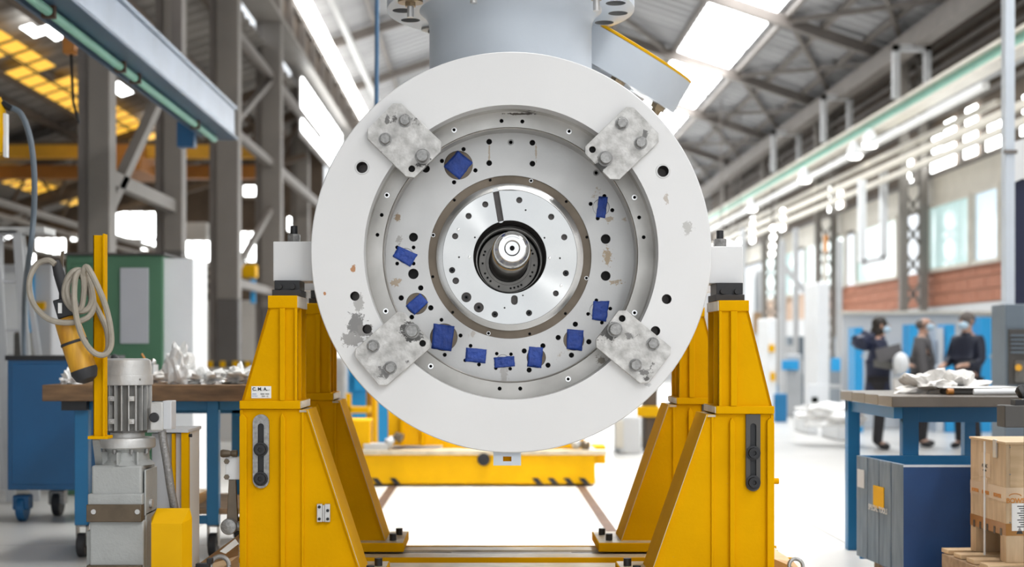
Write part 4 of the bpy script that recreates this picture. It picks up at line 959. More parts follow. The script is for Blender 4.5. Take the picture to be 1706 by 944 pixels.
tbx = MB().box(X(248, gd), X(270, gd), gd+.02, gd+.10, zf(718), zf(670)).build('terminal_box', M['alu'], GM, bevel=.006)
MB().box(X(268, gd), X(283, gd), gd+.03, gd+.13, zf(716), zf(668)).build('terminal_box_lid', M['pale_grey'], tbx, bevel=.004)
p = W(257, 695, gd+.02); MB().lathe([(.022, 0), (.022, -.005), (.018, -.008)], p, (0, 1, 0), 24).build('rubber_plug', M['rubber'], tbx)
p = W(284, 682, gd+.07); MB().cyl(p, p+Vector((.012, 0, 0)), .008, n=12).build('cable_gland', M['black'], tbx)
MB().tube([W(270, 718, gd+.05), W(273, 740, gd+.05), W(279, 775, gd+.05), W(284, 810, gd+.06), W(291, 848, gd+.08), W(294, 880, gd+.1)], .0185, 12).build('flexible_conduit', M['conduit'], GM)
# yellow belt guard beside the gearbox
gz = Z(845, gd)
bg_ = MB().prism([(X(252, gd), 0.0), (X(252, gd), Z(868, gd)), (X(266, gd), gz), (X(310, gd), gz), (X(300, gd), Z(868, gd)), (X(300, gd), 0)], gd-.06, gd-.05)
o = empty('belt_guard', (X(280, gd), gd, 0), 'yellow sheet metal guard box standing right of the gear motor', 'guard')
MB().add([W(252, 872, gd-.08), W(303, 872, gd-.08), W(316, 846, gd+.02), W(262, 846, gd+.02), W(252, 1060, gd-.08), W(303, 1060, gd-.08), W(320, 1045, gd+.02), W(320, 862, gd+.02), W(256, 1045, gd+.02), W(252, 862, gd+.02)],
   [(0, 1, 2, 3), (4, 5, 1, 0), (5, 6, 7, 1), (1, 7, 2), (4, 0, 9, 8), (0, 3, 9)]).build('guard_shell', M['yellow_bright'], o, smooth=0)
# control box behind
o = empty('junction_cabinet', (X(285, gd+.4), gd+.4, 0), 'grey junction cabinet with yellow angle posts behind the gear motor', 'cabinet')
ce = gd+.35
MB().box(X(250, ce), X(300, ce), ce+.03, ce+.3, 0.0, Z(722, ce)).build('cabinet_body', M['pale_grey'], o, bevel=.004)
MB().box(X(286, ce), X(291, ce), ce-.0, ce+.03, 0.0, Z(722, ce)).build('angle_post', M['yellow'], o)
MB().box(X(302, ce), X(314, ce), ce-.0, ce+.03, 0.0, Z(720, ce)).build('angle_post', M['yellow'], o)
MB().box(X(308, ce), X(312, ce), ce+.03, ce+.28, 0.0, Z(720, ce)).build('side_panel', M['white_paint'], o)
MB().box(X(246, ce), X(314, ce), ce-.01, ce+.3, Z(720, ce), Z(715, ce)).build('cabinet_top', M['pale_grey'], o)
MB().cyl(W(313, 725, ce+.01), W(320, 725, ce+.01), .008, n=8).build('latch', M['black'], o)
# yellow post with pendant and cable
pd_ = 6.15
o = empty('yellow_post', W(164, 728, pd_), 'tall narrow yellow channel post beside the gear motor', 'post')
MB().box(X(153, pd_), X(172, pd_), pd_+.02, pd_+.026, Z(728, pd_), Z(391, pd_)).box(X(171, pd_), X(174, pd_), pd_, pd_+.05, Z(728, pd_), Z(389, pd_)).box(X(153, pd_), X(155, pd_), pd_+.02, pd_+.05, Z(728, pd_), Z(391, pd_)).build('channel', M['yellow'], o, bevel=.001)
MB().box(X(147, pd_), X(180, pd_), pd_-.01, pd_+.08, Z(731, pd_), Z(726, pd_)).build('foot_flange', M['yellow'], o, bevel=.001)
MB().bar(W(160, 730, 6.2), W(166, 780, 6.38), .03, .02).build('lower_strut', M['grey_cast'], o)
MB().tube([W(153, 455, pd_), W(150, 462, pd_-.01), W(140, 468, pd_-.03), W(134, 462, pd_-.05)], .008, 8).build('hook', M['leather'], o)
o = empty('pendant_control', W(128, 570, pd_-.05), 'dirty yellow pendant control hanging from the post by grey cable', 'control')
pa, pb = W(110, 530, pd_-.05), W(141, 620, pd_-.05)
axp = (pb-pa)
MB().lathe([(.044, 0), (.052, .01), (.056, .10), (.056, axp.length)], pa, axp, 18).build('handset', M['pendant'], o, smooth=25)
mm = pb+axp.normalized()*.0
MB().lathe([(.057, -.015), (.057, .0), (.045, .03), (.02, .045)], pb, axp, 18).build('rubber_end', M['rubber'], o)
pm = pa+axp*.45; MB().lathe([(.0575, -.006), (.059, 0), (.0575, .006)], pm, axp, 24, caps=False).build('strap', M['rubber'], o)
MB().obox(W(112, 512, pd_-.05), (.042, 0, .012), (0, .035, 0), (-.012, 0, .04)).build('plug_box', M['black'], o, bevel=.005)
MB().obox(W(100, 513, pd_-.087), (.008, 0, 0), (0, .002, 0), (0, 0, .022)).build('tag', M['paper'], o)
MB().lathe([(.036, 0), (.022, .05), (.024, .13), (.018, .19)], W(112, 505, pd_-.05), W(92, 432, pd_-.05)-W(112, 505, pd_-.05), 14).build('cable_boot', M['rubber'], o)
MB().prism([(W(103,0,pd_).x, Z(452, pd_)), (W(109,0,pd_).x, Z(452, pd_)), (W(111,0,pd_).x, Z(418, pd_)), (W(106,0,pd_).x, Z(420, pd_))], pd_-.04, pd_-.03).build('cable_tie', M['leather'], o)
def spl(pts, n=8):
    P_ = [Vector(p) for p in pts]; out = []
    for i in range(len(P_)-1):
        p0, p1, p2, p3 = P_[max(i-1, 0)], P_[i], P_[i+1], P_[min(i+2, len(P_)-1)]
        for k in range(n):
            t_ = k/n; out.append(.5*((2*p1)+(-p0+p2)*t_+(2*p0-5*p1+4*p2-p3)*t_*t_+(-p0+3*p1-3*p2+p3)*t_**3))
    out.append(P_[-1]); return out
y_ = pd_-.09
path = [(92, 440, 0), (80, 433, 0), (62, 440, 0), (50, 463, -.01), (50, 490, -.01), (62, 515, -.02), (85, 533, -.03), (120, 537, -.03), (148, 527, .0), (156, 505, .03), (150, 470, .02), (138, 452, 0),
        (122, 452, -.03), (110, 470, -.03), (108, 495, -.02), (122, 515, -.01), (142, 517, .0), (152, 500, .02), (148, 470, .01), (134, 455, 0), (120, 460, -.02), (112, 480, -.03), (118, 505, -.03),
        (134, 514, -.01), (140, 480, -.02), (136, 452, -.03), (126, 462, -.04), (124, 500, -.05), (130, 540, -.05), (142, 570, -.04), (158, 588, -.02), (175, 590, .0), (185, 575, .01), (184, 545, 0), (176, 510, -.02),
        (164, 480, -.05), (152, 455, -.05), (144, 444, -.04), (140, 455, -.03), (150, 490, .05), (165, 520, .08), (178, 550, .07), (180, 580, .04), (172, 592, .03)]
tag(MB().tube(spl([W(a, b_, y_+c) for a, b_, c in path], 6), .0125, 8).build('coiled_cable', M['cable']), 'thick grey cable coiled over the yellow post and pendant', 'cable')
# yellow hook block at the frame edge and its dark hose
o = empty('crane_hook_block', W(0, 205, 9), 'yellow hook block at the left edge with dark hose', 'hook block')
MB().lathe([(.02, 0), (.075, .03), (.085, .15), (.08, .3), (.05, .38)], W(-12, 262, 9), (0, 0, 1), 18).build('block_body', M['yellow_bright'], o)
MB().box(X(8, 9), X(13, 9), 8.97, 9.02, Z(262, 9), Z(190, 9)).build('side_cheek', M['machine_white'], o)
MB().cyl(W(4, 172, 9), W(20, 182, 9), .022, n=12).build('gland', M['black'], o)
tag(MB().tube(spl([W(15, 178, 9), W(35, 190, 9), W(50, 230, 9), W(57, 290, 9), W(56, 360, 9), W(50, 420, 9), W(44, 460, 9.6), W(40, 510, 11.3), W(40, 620, 11.5)], 8), .018, 8).build('dark_hose', M['slate']), 'dark blue hose hanging down the far left side', 'hose')
tag(MB().tube([W(118, 70, 12), W(120, 130, 12), W(122, 170, 12), W(132, 205, 12)], .012, 6).build('hoist_cable', M['black']), 'thin black cable hanging from the small orange hoist', 'cable')
o = empty('small_hoist', W(117, 78, 12), 'small orange hoist trolley under the blue grey girder', 'hoist')
MB().obox(W(117, 76, 12), (.05, 0, 0), (0, .06, 0), (0, 0, .075)).build('body', M['crane_dark'], o, bevel=.01)
MB().cyl(W(117, 60, 12), W(117, -60, 12), .012, n=8).build('hanger_rod', M['truss'], o)

# ================================================================== LEFT BACKGROUND
# workbench
d0, d1 = 8.75, 9.9
o = empty('left_workbench', (-2.2, 9.3, 0), 'workbench with thick brown wooden top and blue legs on castors, left', 'workbench')
zt_ = Z(641, d0); zbm = Z(668, d0)
xa, xb = X(70, d0), X(500, d0)
for k in range(5):
    yy = d0+k*(d1-d0)/5
    MB().box(xa, xb, yy, yy+(d1-d0)/5-.004, zbm, zt_).build('top_board', M['wood_top'], o, bevel=.004)
def leg(x0, x1, y, par, caster=True, zt=None):
    l = MB().box(x0, x1, y, y+.07, .2, (zt or zbm)).build('leg', M['blue_frame'], par, bevel=.004)
    if caster:
        cxx = (x0+x1)/2
        MB().box(cxx-.035, cxx-.028, y, y+.06, .07, .2).box(cxx+.028, cxx+.035, y, y+.06, .07, .2).box(cxx-.035, cxx+.035, y, y+.06, .19, .2).build('castor_fork', M['bolt'], l)
        MB().cyl((cxx-.025, y+.03, .075), (cxx+.025, y+.03, .075), .075, n=24).build('castor_wheel', M['rubber'], l, bevel=.008)
    return l
leg(X(124, d0+.1), X(147, d0+.1), d0+.1, o); leg(X(344, d0+.1), X(364, d0+.1), d0+.1, o)
leg(X(390, d1-.1), X(410, d1-.1), d1-.2, o); leg(X(180, d1-.1), X(198, d1-.1), d1-.2, o)
MB().box(X(130, d0), X(400, d0), d0+.12, d0+.16, Z(684, d0), zbm-.001).build('apron', M['blue_frame'], o)
MB().box(X(98, d0), X(140, d0), d0+.05, d0+.2, Z(684, d0), zbm).build('drawer_runner', M['black'], o)
MB().box(X(130, d0), X(500, d0), d1-.2, d1-.16, Z(700, d0), zbm).build('apron', M['blue_frame'], o)
MB().box(X(147, d0), X(400, d0), d0+.12, d1-.1, Z(860, d0), Z(850, d0)).build('shelf', M['plank_dark'], o)
MB().box(X(147, d0), X(350, d0), d0+.108, d0+.14, Z(876, d0), Z(862, d0)).build('stretcher', M['blue_frame'], o)
tag(MB().box(X(310, 9.3), X(342, 9.3), 9.0, 9.4, Z(850, d0), Z(845, d0)+.05).build('brass_part', M['gold']), 'brass coloured flat part lying on the shelf of the left bench', 'part')
def crumple(name, c, r, seed, m, label, cat, amp=.35, fr=2.2, n=4, flat=-.02, group=None):
    o = MB().blob(c, r, n, amp, fr, seed, flat=flat).build(name, M[m], origin=c, smooth=18)
    return tag(o, label, cat, group)
def onb(px, dd_=.3): return Vector((X(px, d0+dd_), d0+dd_, zt_))
crumple('plastic_wrap', onb(298, .25)+Vector((0, 0, .09)), (.085, .08, .15), 2, 'plastic', 'tall crumpled white plastic bag standing on the left bench', 'wrap', .28, 2.6, flat=-.09)
crumple('plastic_wrap', onb(345, .3)+Vector((0, 0, .02)), (.14, .12, .055), 5, 'plastic', 'low heap of crumpled plastic wrap right of the bag', 'wrap', .5, 3.5)
crumple('plastic_wrap', onb(400, .35)+Vector((0, 0, .025)), (.13, .12, .065), 9, 'plastic', 'shiny plastic wrapped parts beside the left yellow stand', 'wrap', .5, 3.5)
crumple('plastic_wrap', onb(120, .25)+Vector((0, 0, .02)), (.06, .08, .06), 4, 'plastic', 'small crumpled plastic sheet at the left end of the bench', 'wrap', .5, 3)
crumple('plastic_wrap', onb(268, .5)+Vector((0, 0, .03)), (.12, .1, .05), 8, 'rag', 'white printed bag lying flat behind the motor', 'wrap', .3, 2)
o2 = empty('hand_tool', onb(205, .55)+Vector((0, 0, .03)), 'dark hand tool lying on the bench behind the motor', 'tool')
MB().cyl(onb(175, .5)+Vector((0, 0, .14)), onb(252, .5)+Vector((0, 0, .135)), .014, n=10).build('tool_shaft', M['slate'], o2)
MB().blob(onb(192, .5)+Vector((0, 0, .15)), (.03, .03, .04), 2, .3).build('tool_head', M['black'], o2)
MB().cyl(onb(245, .5)+Vector((0, 0, .135)), onb(236, .5)+Vector((0, 0, .19)), .006, n=8).build('orange_handle', M['ink_orange'], o2)
MB().blob(onb(255, .5)+Vector((0, 0, .135)), (.02, .02, .025), 2).build('steel_socket', M['chrome'], o2)
MB().box(onb(170, .5).x, onb(258, .5).x, d0+.45, d0+.6, zt_+.0, zt_+.12).build('tool_tray', M['machine_grey'], o2)
# blue rolling cabinet
e0 = 10.6
o = empty('rolling_cabinet', (X(90, e0), e0+.3, 0), 'dark blue rolling tool cabinet on castors at far left', 'cabinet')
MB().box(X(12, e0), X(172, e0), e0, e0+.6, Z(816, e0), Z(594, e0)).build('cabinet_body', M['blue'], o, bevel=.01)
MB().box(X(9, e0), X(174, e0), e0-.01, e0+.61, Z(600, e0), Z(592, e0)).build('rubber_rim', M['black'], o)
MB().box(X(20, e0), X(165, e0), e0-.008, e0, Z(806, e0), Z(606, e0)).build('side_panel', M['blue'], o, bevel=.004)
for px in (30, 66):
    cxx = X(px, e0)
    yy = e0+(.05 if px == 30 else .4)
    q = MB().box(cxx-.06, cxx+.06, yy, yy+.12, .09, .2).build('castor_fork', M['blue'] if px == 30 else M['bolt'], o, bevel=.01)
    MB().cyl((cxx-.03, yy+.06, .1), (cxx+.03, yy+.06, .1), .1, n=28).build('castor_wheel', M['blue'] if px == 30 else M['rubber'], q, bevel=.012)
for px in (150,):
    cxx = X(px, e0); q = MB().box(cxx-.05, cxx+.05, e0+.3, e0+.4, .09, .2).build('castor_fork', M['bolt'], o); MB().cyl((cxx-.03, e0+.35, .1), (cxx+.03, e0+.35, .1), .1, n=24).build('castor_wheel', M['rubber'], q)
# green cabinet
g0 = 12.6
o = empty('green_cabinet', (X(190, g0), g0+.3, 0), 'tall green switch cabinet with pale grey door panel', 'cabinet')
MB().box(X(110, g0), X(271, g0), g0, g0+.7, 0, Z(425, g0)).build('cabinet_body', M['green'], o, bevel=.01)
MB().box(X(201, g0), X(248, g0), g0-.02, g0, Z(572, g0), Z(446, g0)).build('door_panel', M['grey_door'], o, bevel=.004)
MB().box(X(120, g0), X(160, g0), g0-.015, g0, Z(600, g0), Z(440, g0)).build('door_edge', M['green'], o, bevel=.004)
MB().box(X(271, g0), X(297, g0)+.12, g0+.05, g0+.7, 0, Z(430, g0)).build('side_wing', M['machine_white'], o)
MB().box(X(105, g0), X(275, g0), g0-.03, g0+.72, Z(425, g0), Z(421, g0)).build('roof_panel', M['dark_grey'], o)
# ladder
o = empty('step_ladder', (X(40, 12.2), 12.2, 0), 'aluminium step ladder standing at the far left', 'ladder')
la = 12.2
for (a0, b0, a1, b1, dy) in ((-8, 385, 22, 640, 0), (29, 385, 62, 640, 0)):
    MB().bar(W(a0, b0, la), Vector((X(a1+16, la), la-.3, 0.02)), .075, .03).build('stile', M['machine_grey'], o)
for (a0, b0, a1) in ((0, 385, 5), (35, 385, 95)):
    MB().bar(W(a0, b0, la+.08), Vector((X(a1, la+.7), la+.7, .02)), .05, .025).build('rear_leg', M['pale_grey'], o)
for k, py in enumerate((386, 468, 550, 632, 715, 800)):
    MB().box(X(-6+k*8, la), X(30+k*9, la), la-.02-.03*k, la+.08-.03*k, Z(py, la)-.015, Z(py, la)+.01).build('step', M['pale_grey'], o)
MB().box(X(-10, la), X(75, la), la-.02, la+.3, Z(388, la), Z(378, la)).build('top_platform', M['alu'], o)
# more stuff in the aisle, behind
def machine(name, label, cat, px0, px1, py0, py1, d, dep, m, extra=None):
    zb0 = Z(py1, d) if name in ('wall_box', 'yellow_gantry') else 0
    t = empty(name, (X((px0+px1)/2, d), d, zb0), label, cat)
    xa_, xb_ = (X(px0, d+dep), X(px1, d)) if px0 > 810 else (X(px0, d), X(px1, d+dep)) if px1 < 810 else (X(px0, d), X(px1, d))
    if xb_-xa_ < .1: xa_, xb_ = X(px0, d), X(px1, d); dep = .1
    MB().box(xa_, xb_, d, d+dep, zb0, Z(py0, d)).build('housing', M[m], t, bevel=.02)
    if extra:
        for e in extra:
            nm, a, b_, c, e_, mm = e; MB().box(X(a, d), X(b_, d), d-.06, d+.0, Z(e_, d), Z(c, d)).build(nm, M[mm], t, bevel=.005)
    return t
machine('light_partition', 'pale grey machine enclosure behind the ladder', 'enclosure', -60, 108, 440, 700, 16.5, .5, 'pale_grey', [('door_panel', 5, 40, 455, 590, 'machine_white'), ('hazard_label', 60, 76, 503, 516, 'yellow_bright'), ('blue_sheet', 42, 58, 455, 590, 'blue_light')])
machine('storage_bin', 'grey dusty steel bin behind the ladder foot', 'bin', 22, 66, 553, 600, 13.5, .4, 'fin_dark')
machine('cream_cabinet', 'cream cabinet row behind the left columns', 'cabinet', 300, 440, 500, 660, 29, 1.0, 'wallc', [('door_panel', 305, 345, 505, 640, 'wallc'), ('door_panel', 390, 430, 530, 600, 'wallc'), ('blue_panel', 428, 436, 470, 500, 'blue_light')])
machine('wall_box', 'cream box high on the far left wall', 'box', 305, 350, 370, 400, 33, .4, 'wallc')
machine('far_shelving', 'grey shelf unit at the back of the left aisle', 'shelf', 300, 358, 440, 498, 34, .6, 'truss', [('shelf_board', 300, 356, 452, 456, 'cream_rail'), ('shelf_board', 300, 356, 466, 470, 'cream_rail'), ('shelf_board', 300, 356, 482, 486, 'cream_rail')])
machine('yellow_gantry', 'small yellow gantry part between the left columns', 'gantry', 402, 430, 440, 462, 26, .3, 'yellow_bright', [('blue_motor', 418, 426, 465, 505, 'blue_light')])
# hazard striped barrier
t = empty('hazard_barrier', (X(370, 20), 20, 0), 'low barrier with yellow and black stripes behind the left bench', 'barrier')
MB().box(X(318, 20), X(420, 20), 20, 20.08, .0, Z(612, 20)).build('barrier_body', M['wallc'], t)
MB().box(X(318, 20), X(420, 20), 19.99, 20.07, Z(612, 20), Z(601, 20)).build('black_band', M['dark_grey'], t)
for k in range(5): MB().box(X(325+k*21, 20), X(334+k*21, 20), 19.97, 19.99, Z(612, 20), Z(601, 20)).build('yellow_stripe', M['yellow_bright'], t)

# ================================================================== SECOND TEST BED (centre background)
e = 13.4
t = empty('second_stand', (X(800, e), e, 0), 'long low yellow machine bed with hazard stripes behind the casing', 'machine bed')
MB().box(X(592, e), X(992, e), e, e+.9, 0.02, Z(757, e)).build('bed_beam', M['yellow_bright'], t, bevel=.01)
MB().box(X(592, e), X(1010, e), e-.03, e+.95, Z(757, e), Z(750, e)).build('bed_top', M['dark_edge'], t)
MB().box(X(575, e), X(615, e), e+.1, e+.5, .02, Z(700, e)).build('end_post', M['yellow_bright'], t, bevel=.01)
MB().box(X(985, e), X(1012, e), e+.2, e+.5, Z(775, e), Z(745, e)).build('end_bracket', M['yellow_bright'], t)
MB().box(X(643, e), X(735, e), e+.25, e+.6, Z(745, e), Z(560, e)).build('support_post', M['yellow_bright'], t, bevel=.01)
MB().box(X(665, e), X(672, e), e+.2, e+.25, Z(745, e), Z(560, e)).build('post_rib', M['yellow'], t)
MB().box(X(700, e), X(707, e), e+.2, e+.25, Z(745, e), Z(560, e)).build('post_rib', M['yellow'], t)
MB().prism([(X(735, e), Z(752, e)), (X(735, e), Z(690, e)), (X(800, e), Z(752, e))], e+.3, e+.5).build('gusset', M['yellow_bright'], t)
MB().box(X(900, e), X(975, e), e+.25, e+.6, Z(750, e), Z(560, e)).build('support_post', M['yellow_bright'], t, bevel=.01)
MB().box(X(605, e), X(645, e), e+.05, e+.3, Z(752, e), Z(740, e)).build('slide_block', M['machine_grey'], t)
MB().cyl(W(806, 765, e-.04), W(806, 765, e), .06, n=16).build('port', M['black'], t)
for k in range(4): MB().prism([(X(895+k*26, e), .02), (X(905+k*26, e), .02), (X(896+k*26, e), .08), (X(886+k*26, e), .08)], e-.008, e-.001).build('black_stripe', M['black'], t)
for k in range(3): MB().prism([(X(598+k*30, e), .02), (X(608+k*30, e), .02), (X(599+k*30, e), .08), (X(589+k*30, e), .08)], e-.008, e-.001).build('black_stripe', M['black'], t)
for k, (px, py) in enumerate(((650, 735), (665, 728), (960, 738), (975, 740), (985, 752))):
    MB().blob(W(px, py, e+.1), (.05, .05, .05), 2, .3, 2, k).build('clamp', M['bronze'] if k % 2 else M['machine_grey'], t)
machine('blue_tool_rack', 'bright blue cabinet seen left of the casing bottom', 'cabinet', 574, 700, 560, 712, 18, .8, 'blue_light', [('drawer_front', 590, 640, 620, 650, 'blue_light')])
machine('yellow_rack_frame', 'yellow upright rack frame in front of the blue cabinet', 'frame', 610, 630, 560, 700, 16.5, .3, 'yellow_bright', [('dark_slot', 616, 619, 600, 695, 'crane_dark')])
t = empty('pallet_truck', (X(590, 16), 16, 0), 'small yellow lifting truck beside the blue cabinet', 'truck')
MB().box(X(576, 16), X(584, 16), 16, 16.1, 0.0, Z(655, 16)).build('mast', M['yellow_bright'], t)
MB().box(X(576, 16), X(615, 16), 16, 16.3, Z(688, 16), Z(678, 16)).build('fork_arm', M['yellow_bright'], t)
MB().box(X(545, 17), X(575, 17), 17, 17.4, 0, Z(595, 17)).build('battery_box', M['machine_grey'], t, bevel=.03)
machine('grey_motor_unit', 'grey boxy machine unit far behind the left rear stand', 'machine', 548, 576, 620, 760, 21, .8, 'machine_grey', [('cover', 552, 570, 640, 700, 'pale_grey'), ('vent', 552, 572, 600, 612, 'slate')])
machine('far_crate', 'pale crate behind the right end of the yellow bed', 'crate', 1022, 1068, 694, 752, 17.5, .7, 'wall_w', [('side_board', 1025, 1038, 700, 745, 'cream_rail')])
machine('far_column_foot', 'dark brown far machine post behind the casing, right', 'post', 1068, 1096, 640, 745, 18, .5, 'truss_brown', [('yellow_band', 1060, 1098, 676, 694, 'yellow_bright')])

# ================================================================== RIGHT BACKGROUND
random.seed(5)
far = [('milling_machine', 'white tall machining centre with rounded column at right', 1340, 1382, 470, 690, 24, 'machine_white', [('foot', 1345, 1380, 640, 690, 'machine_white'), ('green_bin', 1350, 1362, 660, 690, 'green')]),
 ('drill_press', 'pale grey drill press with blue cover between two far columns', 1310, 1336, 590, 690, 27, 'machine_grey', [('blue_cover', 1302, 1330, 600, 616, 'blue_light')]),
 ('lathe_head', 'blue topped grey lathe behind the white machining centre', 1380, 1420, 600, 690, 26, 'slate', [('blue_cover', 1384, 1406, 596, 618, 'blue_light'), ('chip_tray', 1380, 1420, 640, 646, 'machine_grey')]),
 ('electric_cabinet', 'pale electric cabinet right of the right front stand', 1262, 1294, 530, 680, 26, 'machine_white', [('yellow_label', 1280, 1290, 574, 586, 'yellow_bright'), ('yellow_label', 1283, 1291, 620, 634, 'yellow_bright')]),
 ('blue_crate', 'small blue crate on the floor near the far cabinet', 1290, 1312, 655, 692, 25, 'blue_frame', None),
 ('tall_cabinet', 'tall grey blue cabinet far off behind the right bearing', 1246, 1270, 450, 640, 38, 'machine_grey', [('door_seam', 1257, 1259, 460, 630, 'slate')]),
 ('bench_grinder', 'dark cluttered machine bench left of the locker doors', 1388, 1424, 560, 690, 29, 'slate', [('pale_cover', 1392, 1402, 566, 590, 'machine_grey'), ('blue_part', 1405, 1418, 600, 615, 'blue_light'), ('dark_door', 1390, 1420, 630, 684, 'dark_grey')]),
 ('parts_rack', 'dark parts rack just right of the right rear cap', 1300, 1340, 560, 690, 33, 'slate', [('grey_box', 1303, 1320, 575, 592, 'machine_grey'), ('white_box', 1322, 1336, 600, 622, 'machine_white'), ('brown_box', 1304, 1316, 626, 645, 'plank_dark')]),
 ('control_desk', 'pale control desk with brown panel beside the white block', 1246, 1284, 560, 688, 35, 'pale_grey', [('brown_panel', 1254, 1268, 520, 556, 'plank_dark'), ('dark_screen', 1270, 1282, 590, 606, 'slate'), ('blue_door', 1292, 1300, 640, 684, 'blue_frame')]),
 ('steel_stack', 'low stack of wrapped silver steel sheets on the floor', 1368, 1412, 680, 706, 20, 'machine_white', None),
 ('steel_stack', 'second low wrapped stack left of the blue bench leg', 1322, 1362, 690, 700, 21.5, 'machine_white', None)]
for nm, lab, a, b_, c, dd2, dist, mm, ex in far:
    machine(nm, lab, nm.split('_')[-1], a, b_, c, dd2, dist, 1.0, mm, ex)
for k, px in enumerate((1210, 1234, 1300, 1322, 1395)):
    dd2 = 40-k*3
    t = machine('far_steel_post', ['slim grey post nearest to the white block at right', 'slim grey post second from the white block at right', 'grey post above the blue crate at right',
          'grey post left of the white machining centre', 'grey post right of the white machining centre'][k], 'post', px, px+9, 400-20*(k % 2), 690, dd2, .3, 'machine_grey')
machine('orange_pillar_light', 'thin orange marked pillar beyond the white machine', 'pillar', 1372, 1378, 392, 640, 30, .2, 'cream_rail', [('orange_mark', 1372, 1378, 392, 420, 'ink_orange'), ('orange_mark', 1372, 1379, 515, 545, 'yellow_bright')])
for k, (px, py) in enumerate([(1203, 410), (1217, 408), (1225, 414), (1233, 402), (1200, 436), (1288, 380), (1288, 395), (1287, 410), (1286, 423)]):
    dl = 7.9*F/(px-VX) if px > 1250 else 40
    p = W(px, py, dl)
    t = empty('far_lamp', p, ['leftmost far lamp of the row right of the right nut', 'second far lamp of the row right of the right nut', 'third far lamp of the row right of the right nut', 'topmost far lamp of the row right of the right nut', 'lone far lamp below the row, touching the white block', 'top far lamp of the vertical string at right', 'second far lamp down the vertical string at right', 'third far lamp down the vertical string at right', 'lowest far lamp of the vertical string at right'][k], 'lamp', 'far lamps by the right trunnion')
    MB().blob(p, (.09, .09, .09), 1).build('globe', M['lamp'], t)
    MB().cyl(p, (p.x, p.y, 5.71 if px > 1250 else rz(p.x)-.02), .012, n=5).build('cord', M['truss'], t)
crumple('wrapped_pipes', W(1385, 690, 19)+Vector((0, 0, 0)), (.45, .4, .16), 3, 'plastic', 'pile of pipes in shiny wrap on the floor left of the bench', 'pipes', .3, 2, flat=-.15)
for px0, px1, py0, py1, lab in ((1424, 1438, 545, 640, 'narrow bright blue locker door left of the woman'), (1516, 1530, 540, 640, 'bright blue locker door between two of the people'),
                            (1560, 1572, 545, 640, 'pale blue locker door left of the dark jacketed man'), (1575, 1591, 540, 640, 'bright blue locker door beside the dark jacketed man'), (1634, 1652, 528, 600, 'bright blue locker door left of the slate cabinet')):
    d = 22.0
    o = empty('locker', (X(px0, d), d, 0), lab, 'locker')
    MB().box(X(px0, d), X(px1, d), d, d+.4, 0.0, Z(py0, d)).build('locker_body', M['blue_light'] if 'pale' not in lab else M['grey_blue'], o)
    MB().cyl(W(px1-2, 590, d-.01), W(px1-2, 596, d-.01), .01, n=6).build('handle', M['steel'], o)
machine('white_partition', 'white partition wall behind the three people', 'partition', 1400, 1700, 522, 700, 23, .1, 'wall_w', [('top_rail', 1400, 1700, 518, 524, 'cream_rail')])
# tall column and navy screen
o = empty('right_post', (X(1683, 14), 14, 0), 'tall pale blue grey steel post at the right edge', 'post')
MB().box(X(1675, 14), X(1691, 14), 14, 14.12, 0, Z(-30, 14)).build('shaft', M['grey_blue'], o, bevel=.004)
MB().box(X(1672, 14), X(1694, 14), 13.98, 14.0, Z(256, 14), Z(250, 14)).build('collar', M['truss'], o)
o = empty('navy_screen', (X(1720, 14.3), 14.3, 0), 'dark navy welding screen with white top panel at right edge', 'screen')
MB().box(X(1688, 14.3), X(1800, 14.3), 14.3, 14.36, Z(640, 14.3), Z(298, 14.3)).build('navy_sheet', M['navy'], o)
MB().prism([(X(1686, 14.3), Z(305, 14.3)), (X(1800, 14.3), Z(250, 14.3)), (X(1800, 14.3), Z(200, 14.3)), (X(1686, 14.3), Z(238, 14.3))], 14.24, 14.29).build('white_panel', M['white_paint'], o)
o = empty('machine_cabinet', (X(1700, 12.6), 12.6, 0), 'slate blue machine cabinet with louvred side at right edge', 'cabinet')
q = 12.6
MB().box(X(1679, q)-.02, X(1790, q), q, q+.36, 0, Z(506, q)).build('cabinet_body', M['slate'], o, bevel=.01)
pn = MB().box(X(1679, q), X(1790, q), q-.02, q, Z(640, q), Z(548, q)).build('panel', M['dark_grey'], o)
for k in range(5): MB().box(X(1682, q), X(1790, q), q-.04, q-.02, Z(560+k*7, q), Z(557+k*7, q)).build('louvre', M['slate'], pn)
MB().box(X(1688, q), X(1790, q), q-.05, q-.02, Z(636, q), Z(600, q)).build('control_panel', M['fin_dark'], pn)
MB().cyl(W(1697, 612, q-.05), W(1697, 612, q-.09), .03, n=16).build('orange_button', M['crane'], pn)
# right bench
o = empty('right_workbench', (2.9, 8.7, 0), 'blue framed workbench with grimy thick top at right', 'workbench')
rn, rf = 8.1, 9.28; zT = Z(660, rn); zB = Z(678, rn); xl = X(1486, rn)
for k in range(4):
    yy = rn+k*(rf-rn)/4; MB().box(xl, xl+2.2, yy, yy+(rf-rn)/4-.003, zB, zT).build('top_board', M['bench_grey'], o, bevel=.004)
MB().box(X(1504, rn+.4), X(1531, rn+.4), rn+.4, rn+.47, 0, zB).build('leg', M['blue_frame'], o, bevel=.004)
MB().box(X(1405, rf), X(1425, rf), rf-.12, rf-.04, 0, zB).build('leg', M['blue_frame'], o, bevel=.004)
MB().box(X(1597, rf), X(1615, rf), rf-.12, rf-.04, 0, zB).build('leg', M['blue_frame'], o, bevel=.004)
MB().box(X(1504, rn+.4), X(1504, rn)+2, rn+.405, rn+.44, Z(703, rn+.4), zB-.001).build('apron', M['blue_frame'], o)
MB().box(X(1410, rf), X(1410, rf)+.05, rn+.1, rf-.05, zB-.07, zB).build('apron', M['blue_frame'], o)
